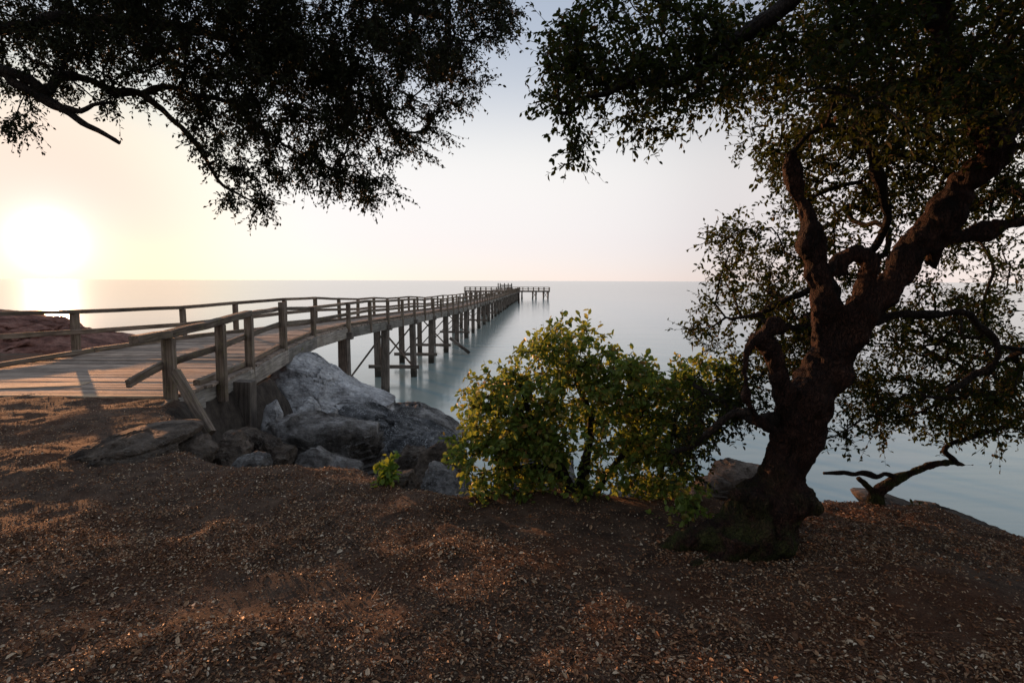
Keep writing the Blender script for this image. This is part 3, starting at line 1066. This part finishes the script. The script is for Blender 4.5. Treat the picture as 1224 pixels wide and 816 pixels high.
def wood_mesh(name, limbs, mat, parent, voxel=.014, amp=.012, wob=.22, smooth_it=4, freq=26, thin_by=.84):
    """fuse thick limbs into one surface by a voxel remesh, then roughen it"""
    acc = Acc()
    for k, c in enumerate(limbs):
        tube(acc, c[:, :3], c[:, 3] * thin_by * (1 + .08 * fbm(c[:, :3] * 6, 2, 90 + k)), 14, wob, 50 + k)
    tmp = bpy.data.objects.new('tmp_wood', acc.mesh('tmp_wood'))
    COL.objects.link(tmp)
    md = tmp.modifiers.new('remesh', 'REMESH'); md.mode = 'VOXEL'; md.voxel_size = voxel
    ms = tmp.modifiers.new('smooth', 'SMOOTH'); ms.factor = .5; ms.iterations = smooth_it
    dg = bpy.context.evaluated_depsgraph_get()
    me = bpy.data.meshes.new_from_object(tmp.evaluated_get(dg))
    old = tmp.data
    bpy.data.objects.remove(tmp); bpy.data.meshes.remove(old)
    n = len(me.vertices)
    co = np.zeros(n * 3, np.float32); me.vertices.foreach_get('co', co); co = co.reshape(-1, 3).astype(float)
    nr = np.zeros(n * 3, np.float32); me.vertex_normals.foreach_get('vector', nr); nr = nr.reshape(-1, 3)
    d = amp * fbm(co * np.array([freq, freq, freq * .4]), 3, 77) + amp * 1.5 * fbm(co * 8, 3, 78)
    co = co + nr * d[:, None]
    me.vertices.foreach_set('co', co.astype(np.float32).ravel())
    me.polygons.foreach_set('use_smooth', np.full(len(me.polygons), True))
    me.materials.clear(); me.materials.append(mat); me.update()
    me.name = name
    o = bpy.data.objects.new(name, me)
    COL.objects.link(o)
    o.parent = parent
    o.matrix_parent_inverse = parent.matrix_basis.inverted()
    return o


def plant(root, thick, thin, attractors, bark, barkd, leafmat, growkw={}, folkw={}, crown='crown', trunk='trunk', branches='branches', wkw={}):
    limbs = thick + thin
    if thick: wood_mesh(trunk, thick, bark, root, **wkw)
    chains, tips = grow(limbs, attractors, **growkw)
    wood, lf = Acc(), Acc()
    for k, c in enumerate(thin):
        kn = fbm(c[:, :3] * 9, 2, 300 + k)
        wig = np.column_stack([fbm(c[:, :3] * 7, 2, 310 + k + q) for q in range(3)])
        tube(wood, c[:, :3] + wig * np.minimum(.012, c[:, 3:4] * .5), c[:, 3] * (1 + .28 * np.maximum(kn, -.5)), 9, .25, 200 + k)
    for p, r in chains:
        tube(wood, p, r, 5, caps=False)
    foliage(tips, wood, lf, **folkw)
    wood.build(branches, barkd, root, smooth=True)
    lf.build(crown, leafmat, root)


# ---- the gnarled oak on the right
b0 = P(900, 668, 3.65)
oak = empty('oak_tree', b0)
tag(oak, 'gnarled old oak with mossy swollen base and forked trunk on the bank', 'tree')
thick = [
    limb([(866, 725, 3.65, 30), (874, 682, 3.65, 35), (890, 645, 3.65, 46), (915, 612, 3.65, 48), (936, 580, 3.65, 33), (948, 540, 3.65, 31), (958, 505, 3.62, 34), (972, 472, 3.6, 36), (988, 446, 3.6, 31), (1003, 415, 3.58, 27), (1020, 385, 3.57, 27), (1045, 358, 3.55, 24), (1075, 322, 3.52, 21), (1106, 275, 3.5, 19), (1150, 228, 3.45, 20), (1184, 180, 3.4, 20), (1173, 148, 3.4, 18), (1150, 110, 3.4, 16), (1130, 82, 3.4, 14), (1122, 30, 3.35, 12), (1135, -40, 3.3, 11), (1110, -140, 3.2, 10), (1060, -260, 3.0, 8)], .04, .022, 1),
    limb([(995, 428, 3.6, 24), (991, 390, 3.55, 22), (985, 348, 3.5, 18.5), (974, 305, 3.48, 15.5), (966, 268, 3.48, 13), (953, 228, 3.48, 10.5), (947, 200, 3.46, 9.5), (944, 180, 3.45, 8.5)], .03, .012, 2),
    limb([(974, 312, 3.47, 11), (963, 298, 3.44, 12), (958, 290, 3.42, 7)], .02),
    limb([(956, 520, 3.6, 24), (941, 484, 3.52, 15), (932, 450, 3.47, 13.5), (921, 420, 3.44, 13), (911, 402, 3.4, 11), (922, 391, 3.38, 11), (933, 385, 3.38, 12)], .025, .008, 3),
    limb([(912, 402, 3.4, 11), (897, 408, 3.38, 8), (892, 434, 3.38, 6), (893, 470, 3.4, 6), (903, 495, 3.45, 6.5), (925, 515, 3.5, 10)], .025),
    limb([(1030, 372, 3.52, 16), (1036, 340, 3.46, 12), (1038, 314, 3.44, 11), (1022, 303, 3.43, 11), (1008, 312, 3.43, 10), (1006, 330, 3.43, 7)], .02),
    limb([(925, 615, 3.6, 38), (956, 604, 3.58, 27), (978, 612, 3.58, 12)], .04, .02, 4),
    limb([(910, 628, 3.6, 44), (872, 630, 3.6, 27), (838, 642, 3.62, 17), (805, 648, 3.7, 11), (782, 660, 3.7, 6)], .04, .03, 5),
    limb([(885, 652, 3.55, 17), (852, 668, 3.5, 12), (825, 680, 3.42, 8), (796, 692, 3.35, 4)], .03, .02, 41),
    limb([(895, 676, 3.55, 17), (928, 694, 3.4, 10), (960, 706, 3.3, 6), (1000, 712, 3.25, 3)], .03, .02, 42),
    limb([(905, 600, 3.52, 22), (888, 592, 3.47, 13), (876, 592, 3.45, 8)], .02, .01, 6),
    limb([(880, 640, 3.5, 30), (870, 668, 3.5, 18), (862, 690, 3.5, 8)], .04, .02, 7),
    limb([(950, 590, 3.6, 18), (958, 600, 3.5, 14), (955, 615, 3.45, 9)], .02, .01, 18),
    limb([(1148, 230, 3.45, 18), (1128, 280, 3.5, 14), (1112, 318, 3.6, 10)], .04),
    limb([(1095, 295, 3.5, 12), (1140, 288, 3.5, 10), (1190, 275, 3.5, 10), (1260, 258, 3.5, 9), (1380, 225, 3.5, 7)], .04, .02, 8),
]
thin = [
    limb([(1035, 385, 3.6, 6), (1090, 376, 3.7, 5), (1140, 370, 3.75, 4.5), (1172, 396, 3.8, 4), (1184, 434, 3.8, 4.5), (1160, 462, 3.8, 3.8), (1130, 474, 3.8, 2.5)], .05, .06, 9),
    limb([(1122, 30, 3.35, 9), (1060, -40, 3.4, 9), (1000, -42, 3.45, 9), (940, 0, 3.5, 9), (895, 38, 3.5, 8), (845, 74, 3.5, 6), (795, 100, 3.5, 5), (745, 104, 3.5, 4), (700, 118, 3.5, 2.5)], .05, .03, 10),
    limb([(1150, 110, 3.4, 9), (1090, 100, 3.6, 8), (1034, 140, 3.8, 7), (1044, 205, 3.9, 6), (1064, 258, 4.0, 5), (1040, 300, 4.2, 3)], .05, .04, 11),
    limb([(1010, 395, 3.6, 10), (990, 330, 3.9, 8), (1020, 300, 4.2, 6), (940, 360, 4.5, 4), (880, 380, 4.7, 2)], .05, .03, 12),
    limb([(900, 492, 3.42, 6), (868, 500, 3.5, 5), (835, 525, 3.6, 4), (805, 540, 3.7, 2.5)], .04, .02, 13),
    limb([(925, 500, 3.5, 8), (895, 500, 3.8, 6), (860, 478, 4.1, 4), (830, 460, 4.3, 2.5)], .04, .02, 14),
    limb([(1186, 182, 3.4, 10), (1230, 120, 3.5, 9), (1260, 20, 3.6, 8), (1290, -120, 3.6, 6)], .05, .03, 15),
    limb([(1110, -140, 3.2, 9), (1000, -260, 2.4, 8), (850, -420, 1.6, 7), (700, -700, 1.0, 6)], .06, .04, 16),
    limb([(1260, 258, 3.5, 7), (1330, 330, 3.9, 6), (1260, 400, 4.3, 5), (1200, 430, 4.6, 3)], .05, .03, 17),
]
A = []
A += blob(1160, 50, 190, 130, 2.7, 5.5, 300)
A += blob(1010, 40, 130, 90, 3.2, 5.5, 130)
A += blob(770, 35, 110, 60, 3.1, 4.2, 70)
A += blob(690, 95, 46, 65, 3.2, 3.9, 34)
A += blob(680, 175, 22, 25, 3.3, 3.8, 6)
A += blob(785, 120, 60, 50, 3.2, 4.0, 26)
A += blob(870, 70, 70, 60, 3.2, 4.5, 50)
A += blob(930, 120, 70, 70, 3.5, 5, 50)
A += blob(1010, 190, 100, 80, 3.9, 6, 95)
A += blob(1130, 200, 110, 110, 3.9, 6, 120)
A += blob(925, 290, 75, 55, 4.0, 5.4, 34)
A += blob(870, 300, 30, 40, 4.0, 5.0, 10)
A += blob(905, 380, 75, 55, 4.3, 6, 60)
A += blob(1000, 340, 80, 90, 4.4, 6, 60)
A += blob(960, 440, 60, 45, 4.3, 5.6, 40)
A += blob(1120, 330, 110, 70, 4.2, 6, 60)
A += blob(1120, 440, 110, 75, 3.9, 6, 120)
A += blob(1190, 480, 70, 55, 3.9, 5.5, 45)
A += blob(1060, 490, 60, 40, 4, 5.2, 30)
A += blob(868, 480, 50, 40, 3.8, 4.6, 30)
A += blob(835, 530, 30, 40, 3.6, 4.2, 16)
A += blob(835, 380, 18, 30, 4.3, 5, 5)
A += blob(1000, 530, 25, 25, 3.9, 4.3, 4)
A += blob(1300, 200, 90, 260, 3.0, 6, 110)
A += blob(1150, -150, 300, 100, 2.2, 5, 150)
A += box_pts((-1.0, -2.0, 7.6), (6.5, 2.2, 9.2), 290)
A += blob(1140, 60, 200, 140, 2.8, 5.5, 200) + blob(1080, 180, 150, 90, 4, 6, 90) + blob(770, 60, 110, 80, 3.1, 4.4, 40) + blob(1130, 430, 110, 90, 4, 6, 60) + blob(910, 410, 70, 50, 4.3, 6, 25)
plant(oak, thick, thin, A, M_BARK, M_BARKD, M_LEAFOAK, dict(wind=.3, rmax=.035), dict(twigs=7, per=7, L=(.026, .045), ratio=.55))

# ---- the evergreen whose boughs hang in from the left
ev = empty('evergreen_oak', (-7.4, 4.2, 3.6))
tag(ev, 'dark evergreen tree whose leafy boughs hang across the sky above the pier', 'tree')
tz = lambda x, y, z, r: np.array([x, y, z, r])
thickw = catmull(np.array([[-7.4, 4.2, 3.0, .34], [-7.3, 4.3, 4.4, .28], [-7.0, 4.6, 5.8, .25], [-6.6, 4.9, 7.0, .22], [-6.2, 5.2, 8.2, .18], [-5.2, 5.3, 9.3, .13], [-3.8, 5.4, 10.0, .09]]), .06)
e1 = np.array([-6.75, 4.85, 6.7, .13])
f = lambda px, py, yy, r: np.array([*P(px, py, yy), r * yy / FPX])
thin = [
    catmull(np.array([e1, f(-70, 58, 5.5, 9), f(0, 84, 5.5, 7), f(18, 100, 5.5, 5.5), f(35, 108, 5.5, 5.2), f(58, 122, 5.5, 4.6), f(78, 132, 5.5, 4.2), f(98, 147, 5.5, 3.8), f(118, 156, 5.5, 3.2), f(143, 172, 5.5, 2)]), .05),
    catmull(np.array([f(0, 84, 5.5, 6), f(30, 92, 5.5, 5), f(58, 112, 5.55, 5), f(68, 95, 5.6, 5), f(84, 91, 5.6, 5), f(110, 97, 5.7, 4.8), f(135, 112, 5.7, 4.6), f(165, 112, 5.8, 4.5), f(188, 126, 5.8, 4), f(205, 142, 5.8, 3.5), f(232, 168, 5.8, 3), f(246, 190, 5.8, 2.4), f(262, 218, 5.8, 2), f(285, 232, 5.8, 1.5), f(310, 245, 5.8, 1)]), .05),
    catmull(np.array([f(75, 129, 5.5, 3.2), f(96, 134, 5.5, 2.8), f(112, 126, 5.5, 2.4), f(135, 123, 5.6, 1.5)]), .05),
    catmull(np.array([f(-60, 30, 5.6, 8), f(20, 34, 5.8, 6.5), f(60, 22, 5.8, 6), f(100, 26, 6.0, 5.5), f(200, 30, 6.2, 5), f(310, 60, 6.3, 4), f(400, 100, 6.4, 3), f(470, 130, 6.4, 2)]), .05),
    catmull(np.array([np.array([-5.2, 5.3, 9.3, .10]), f(120, -90, 6.2, 9), f(280, -50, 6.4, 8), f(420, -10, 6.5, 6), f(530, 20, 6.6, 4)]), .05),
    catmull(np.array([f(165, 112, 5.8, 3.4), f(200, 104, 5.9, 3.2), f(230, 114, 5.9, 3), f(270, 122, 6, 2.6), f(300, 142, 6, 2.4), f(350, 180, 6, 1.8), f(400, 205, 6, 1)]), .05),
    catmull(np.array([np.array([-3.8, 5.4, 10.0, .08]), np.array([-2.0, 4.4, 10.2, .06]), np.array([-.3, 3.2, 10.0, .04])]), .06),
]
A = []
A += blob(70, 20, 150, 55, 5.0, 6.8, 120)
A += blob(30, 60, 60, 60, 5.2, 6.4, 30)
A += blob(25, 140, 30, 22, 5.3, 5.9, 8)
A += blob(240, 20, 150, 75, 5.2, 7.2, 210)
A += blob(400, 15, 150, 85, 5.4, 7.2, 230)
A += blob(530, 15, 80, 62, 5.6, 7.0, 90)
A += blob(600, 15, 25, 28, 5.8, 6.8, 14)
A += blob(330, 110, 130, 65, 5.4, 6.9, 150)
A += blob(460, 90, 95, 65, 5.6, 6.9, 100)
A += blob(270, 150, 55, 55, 5.5, 6.2, 40)
A += blob(385, 185, 75, 35, 5.6, 6.6, 55)
A += blob(470, 150, 50, 35, 5.7, 6.7, 22)
A += blob(300, 215, 40, 30, 5.6, 6.0, 16)
A += blob(420, 205, 40, 22, 5.8, 6.4, 14)
A += blob(140, 90, 90, 35, 5.4, 6.2, 34)
A += blob(200, -120, 420, 80, 4.6, 7.2, 170)
A += box_pts((-6.5, 0.5, 8.6), (-.3, 5.2, 10.4), 100)
A += blob(320, 10, 290, 85, 5.0, 7.2, 330) + blob(380, 100, 170, 85, 5.4, 7.0, 130) + blob(110, 10, 190, 45, 5, 7, 60)
A += blob(420, 215, 70, 28, 5.6, 6.6, 22) + blob(505, 165, 40, 25, 5.8, 6.6, 10) + blob(300, 240, 32, 18, 5.6, 6, 9) + blob(540, 95, 45, 40, 5.8, 6.8, 22)
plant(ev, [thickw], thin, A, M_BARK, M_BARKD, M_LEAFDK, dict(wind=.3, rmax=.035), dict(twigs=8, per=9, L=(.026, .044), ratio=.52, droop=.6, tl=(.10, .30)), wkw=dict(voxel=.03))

# ---- the bush in the middle
bp = P(690, 606, 4.72)
bush = empty('oak_bush', bp)
tag(bush, 'round yellow-green leafy bush on the edge of the bank', 'bush')
thin = [
    limb([(692, 625, 4.72, 8), (690, 600, 4.72, 8), (678, 578, 4.7, 7), (660, 545, 4.7, 5), (640, 510, 4.7, 4), (625, 470, 4.7, 2)], .04, .02, 21),
    limb([(692, 625, 4.72, 7), (694, 590, 4.72, 6), (700, 550, 4.75, 5), (705, 500, 4.8, 4), (690, 450, 4.85, 2.5), (668, 410, 4.9, 1.2)], .04, .02, 22),
    limb([(698, 620, 4.72, 6), (720, 580, 4.8, 4.5), (745, 540, 4.85, 3.5), (770, 490, 4.9, 2)], .04, .02, 23),
    limb([(770, 622, 4.9, 5), (785, 580, 4.9, 4), (800, 530, 4.9, 3), (815, 480, 4.9, 2)], .04, .02, 24),
    limb([(668, 565, 4.7, 4), (630, 555, 4.6, 3), (590, 560, 4.5, 2)], .04, .02, 25),
]
A = []
A += blob(690, 505, 128, 90, 4.3, 5.6, 200, .62)
A += blob(680, 430, 60, 45, 4.5, 5.4, 45) + blob(620, 500, 60, 45, 4.4, 5.1, 60) + blob(735, 470, 50, 40, 4.5, 5.4, 50) + blob(800, 500, 55, 55, 4.6, 5.5, 50)
A += blob(605, 550, 68, 52, 4.35, 5.0, 115) + blob(770, 545, 60, 45, 4.5, 5.3, 40)
A += blob(795, 505, 60, 70, 4.6, 5.4, 55)
A += blob(650, 440, 50, 35, 4.6, 5.2, 26)
A += blob(735, 450, 45, 30, 4.6, 5.2, 22)
A += blob(680, 412, 22, 20, 4.7, 5.0, 3)
A += blob(850, 465, 45, 38, 4.7, 5.4, 55)
A += blob(600, 480, 40, 40, 4.6, 5.0, 18)
A += blob(570, 500, 22, 30, 4.6, 4.9, 6)
A += blob(800, 585, 40, 30, 4.5, 5.0, 20)
A += [P(600, 440, 4.8), P(622, 425, 4.8), P(760, 430, 5.0), P(775, 440, 5.0), P(540, 520, 4.7), P(545, 545, 4.7), P(655, 402, 4.8), P(720, 425, 4.9), P(865, 440, 5.1), P(885, 465, 5.1), P(553, 470, 4.7), P(565, 455, 4.7), P(668, 392, 4.8), P(640, 420, 4.8), P(812, 425, 5.0), P(700, 408, 4.9)]
plant(bush, [], thin, A, M_BARK, M_BARKD, M_LEAFBUSH, dict(tip_r=.0022, seg=.07, jit=.012, rmax=.018), dict(twigs=5, per=5, tl=(.07, .18), L=(.038, .068), ratio=.62, droop=0), crown='foliage', branches='stems')

# ---- low gnarled tree on the rim, right
rim = empty('stunted_tree', P(1047, 605, 5.0))
tag(rim, 'low crooked small tree with a bare forked branch on the bank rim', 'tree')
thick = [
    limb([(1048, 630, 5.0, 14), (1047, 600, 5.0, 14), (1048, 588, 5.0, 11), (1060, 578, 5.0, 8.5), (1085, 568, 5.0, 7), (1112, 557, 5.0, 6.5), (1138, 552, 5.0, 5.5), (1150, 555, 5.0, 3.5), (1163, 556, 5.0, 3)], .03, .01, 31),
    limb([(1047, 592, 5.0, 8), (1036, 580, 5.0, 5), (1026, 571, 4.98, 3.5)], .02),
]
thin = [
    limb([(1075, 572, 5.0, 4), (1060, 565, 5.0, 3.2), (1046, 567, 4.98, 3), (1030, 564, 4.98, 3), (1018, 568, 4.96, 2.6), (1000, 566, 4.96, 2.4), (985, 565, 4.95, 1.5)], .03, .012, 32),
    limb([(1140, 552, 5.0, 4), (1129, 536, 5.0, 3.6), (1143, 526, 5.0, 3), (1180, 516, 5.05, 3), (1224, 495, 5.1, 2.5), (1270, 470, 5.1, 2)], .03, .012, 33),
]
A = blob(1180, 500, 60, 25, 4.8, 5.4, 26) + blob(1120, 510, 40, 20, 4.9, 5.3, 12) + blob(1250, 470, 50, 40, 4.8, 5.4, 20)
plant(rim, thick, thin, A, M_BARK, M_BARKD, M_LEAFOAK, dict(tip_r=.002, rmax=.012), dict(twigs=4, per=6, tl=(.08, .18)), wkw=dict(voxel=.008, amp=.006, thin_by=.68, smooth_it=2))


# ---- small leafy plants
def sprig(name, base, pts, label, cat, leafmat, L, twigs=4, per=5, tl=(.04, .10), ratio=.7):
    root = empty(name, base)
    tag(root, label, cat, 'low sprigs on the bank' if name == 'ground_sprig' else None)
    limbs = [catmull(np.array([[*base, .006], [*(base + (np.array(pts).mean(0) - base) * .5), .004]]), .03)]
    plant(root, [], limbs, pts, M_BARKD, M_BARKD, leafmat, dict(tip_r=.0015, seg=.04, jit=.006, rmax=.006), dict(twigs=twigs, per=per, tl=tl, L=L, ratio=ratio, droop=0), crown='foliage', branches='stems')


def on_ground(px, y):
    x = (px - 612) / FPX * y
    return np.array([x, y, float(ground_z(np.array([x]), np.array([y]))[0])])


sprig('young_plant', P(468, 596, 5.0), blob(468, 560, 20, 18, 4.9, 5.2, 9) + blob(450, 580, 12, 7, 4.9, 5.1, 3), 'small bright yellow-green plant growing beside the dark rock', 'plant', M_LEAFNEW, (.05, .085))
sprig('seedling', P(512, 600, 5.6), blob(512, 590, 8, 7, 5.5, 5.7, 4), 'tiny green seedling on the sloping rock beside the bush', 'plant', M_LEAFNEW, (.03, .05), 3, 4)
sprig('ground_sprig', P(822, 630, 3.9), blob(826, 606, 22, 12, 3.8, 4.1, 12), 'low green sprig growing against the mossy root', 'plant', M_LEAFBUSH, (.035, .055))
sprig('ground_sprig', P(775, 630, 4.3), blob(780, 618, 22, 9, 4.2, 4.5, 9), 'small green sprig between the bush and the mossy root', 'plant', M_LEAFBUSH, (.03, .05))
sprig('ground_sprig', P(1090, 622, 4.9), blob(1092, 610, 12, 6, 4.9, 5.1, 5), 'sparse sprig on the rim beside the crooked small tree', 'plant', M_LEAFOAK, (.03, .05))
sprig('ivy_plant', P(348, 428, 16.6), blob(352, 421, 7, 7, 16.2, 16.8, 10), 'tuft of green weed on top of the pale wedge-shaped rock', 'plant', M_LEAFBUSH, (.08, .14), 4, 5, (.08, .2))
M = empty('bank_weed', P(640, 612, 4.9))

tag(M, 'undergrowth of small leafy shoots at the foot of the bush', 'weeds')
pts = blob(640, 600, 90, 10, 4.7, 5.1, 26) + blob(790, 600, 60, 14, 4.7, 5.2, 22)
plant(M, [], [limb([(560, 612, 4.9, 2), (640, 612, 4.9, 2), (720, 618, 4.9, 2), (820, 615, 4.9, 2)], .05)], pts, M_BARKD, M_BARKD, M_LEAFBUSH, dict(tip_r=.0015, seg=.05, rmax=.006), dict(twigs=4, per=5, tl=(.05, .12), L=(.03, .05), ratio=.6, droop=0), crown='foliage', branches='stems')

# ---- unseen leaf mass and trunks added behind and right of camera to block skylight
a = Acc()
n = 10000
q = np.column_stack([RNG.uniform(-2, 15, n), RNG.uniform(-11, -3.5, n), RNG.uniform(3.9, 11.5, n)])
q = np.vstack([q, np.column_stack([RNG.uniform(6.8, 14, 6000), RNG.uniform(-4, 4.4, 6000), RNG.uniform(3.0, 10.5, 6000)])])
q = q[fbm(q * .45, 3, 61) > -.25]
leaves(a, q, rand_unit(len(q)), rand_unit(len(q)), RNG.uniform(.22, .4, len(q)), RNG.uniform(.14, .26, len(q)))
for k in range(12):
    x0, y0 = RNG.uniform(-1.5, 14), RNG.uniform(-10, -4.5)
    tube(a, [(x0, y0, 3.2), (x0 + RNG.normal(0, .2), y0, 6), (x0 + RNG.normal(0, .5), y0, 10)], [.2, .16, .08], 8)
tag(a.build('shade_foliage', M_LEAFDK), 'added unseen mass of dark leaves and trunks shading the bank from behind and right', 'shade_foliage', kind='stuff')

# ------------------------------------------------------------------ light
SUN_PX = (57, 288)
sd = unit(ray(*SUN_PX))
elev = math.asin(sd[2])
azim = math.atan2(sd[0], sd[1])                 # from +Y towards +X
sl = bpy.data.lights.new('sun', 'SUN')
sl.energy = 4.5
sl.angle = math.radians(.6)
sl.color = (1.0, .45, .19)
so = bpy.data.objects.new('sun', sl)
COL.objects.link(so)
sd_lamp = (math.sin(azim) * math.cos(elev * 1.35), math.cos(azim) * math.cos(elev * 1.35), math.sin(elev * 1.35))
so.rotation_euler = Vector(sd_lamp).to_track_quat('Z', 'Y').to_euler()

w = bpy.data.worlds.new('World')
scene.world = w
w.use_nodes = True
nt = w.node_tree
nt.nodes.clear()
t = NT(nt)
sky = t.n('ShaderNodeTexSky', sky_type='NISHITA')
sky.sun_disc = False
sky.sun_elevation = elev * 1.35
sky.sun_rotation = azim % (2 * math.pi)
sky.air_density = .7
sky.dust_density = .15
sky.ozone_density = 2.0
bg1 = t.n('ShaderNodeBackground'); bg1.inputs['Strength'].default_value = .05
t.l(t.mix(1.0, sky.outputs['Color'], (.5, .51, .68), 'MULTIPLY'), bg1.inputs['Color'])   # high thin cloud filters the clear sky
# thin evening overcast: pale at the horizon, grey blue above, glowing round the sun
dirv = t.n('ShaderNodeTexCoord').outputs['Generated']
sep = t.n('ShaderNodeSeparateXYZ'); t.l(dirv, sep.inputs[0])
veil = t.ramp(sep.outputs['Z'], [(0, (.54, .462, .45)), (.03, (.55, .468, .448)), (.09, (.57, .502, .445)), (.2, (.62, .582, .50)), (.31, (.35, .365, .375)), (.43, (.265, .297, .333)), (.65, (.27, .31, .37)), (1, (.29, .34, .42))], 'B_SPLINE')
dot = t.n('ShaderNodeVectorMath', operation='DOT_PRODUCT')
nrmz = t.n('ShaderNodeVectorMath', operation='NORMALIZE'); t.l(dirv, nrmz.inputs[0])
t.l(nrmz.outputs[0], dot.inputs[0]); dot.inputs[1].default_value = tuple(sd)
dv = t.math('MAXIMUM', dot.outputs['Value'], 0.0)
veil = t.mix(1.0, veil, t.ramp(dv, [(0, (1.25, 1.2, 1.2)), (.3, (.95, .93, .98)), (.5, (.75, .735, .75)), (.62, (.94, .95, .98)), (.76, (1, 1, 1)), (.94, (1, 1, 1)), (.97, (1.1, 1.0, .88)), (.985, (1.14, .93, .70)), (1, (.62, .50, .38))], 'B_SPLINE'), 'MULTIPLY')


def lobe(power, col):
    v = t.n('ShaderNodeVectorMath', operation='SCALE')
    v.inputs[0].default_value = col
    t.l(t.math('POWER', dv, power), v.inputs['Scale'])
    return v.outputs[0]


def addv(a_, b_):
    v = t.n('ShaderNodeVectorMath', operation='ADD')
    t.l(a_, v.inputs[0]); t.l(b_, v.inputs[1])
    return v.outputs[0]


glow = addv(addv(lobe(2200, (.9, .85, .8)), lobe(450, (.09, .13, .14))), lobe(60, (.07, .05, .03)))
bg2 = t.n('ShaderNodeBackground'); bg2.inputs['Strength'].default_value = 1.0
t.l(addv(veil, glow), bg2.inputs['Color'])
ad = t.n('ShaderNodeAddShader')
t.l(bg1.outputs[0], ad.inputs[0]); t.l(bg2.outputs[0], ad.inputs[1])
wo = t.n('ShaderNodeOutputWorld')
t.l(ad.outputs[0], wo.inputs['Surface'])

# ------------------------------------------------------------------ render settings
vs = scene.view_settings
scene.display_settings.display_device = 'sRGB'
vs.view_transform = 'Standard'
vs.look = 'None'
vs.exposure = 0.62
vs.gamma = 1.0
vs.use_curve_mapping = False
scene.render.engine = 'CYCLES'
cy = scene.cycles
cy.use_denoising = True
cy.max_bounces = 6
cy.diffuse_bounces = 3
cy.glossy_bounces = 3
cy.transmission_bounces = 3
cy.transparent_max_bounces = 4
cy.sample_clamp_indirect = 4
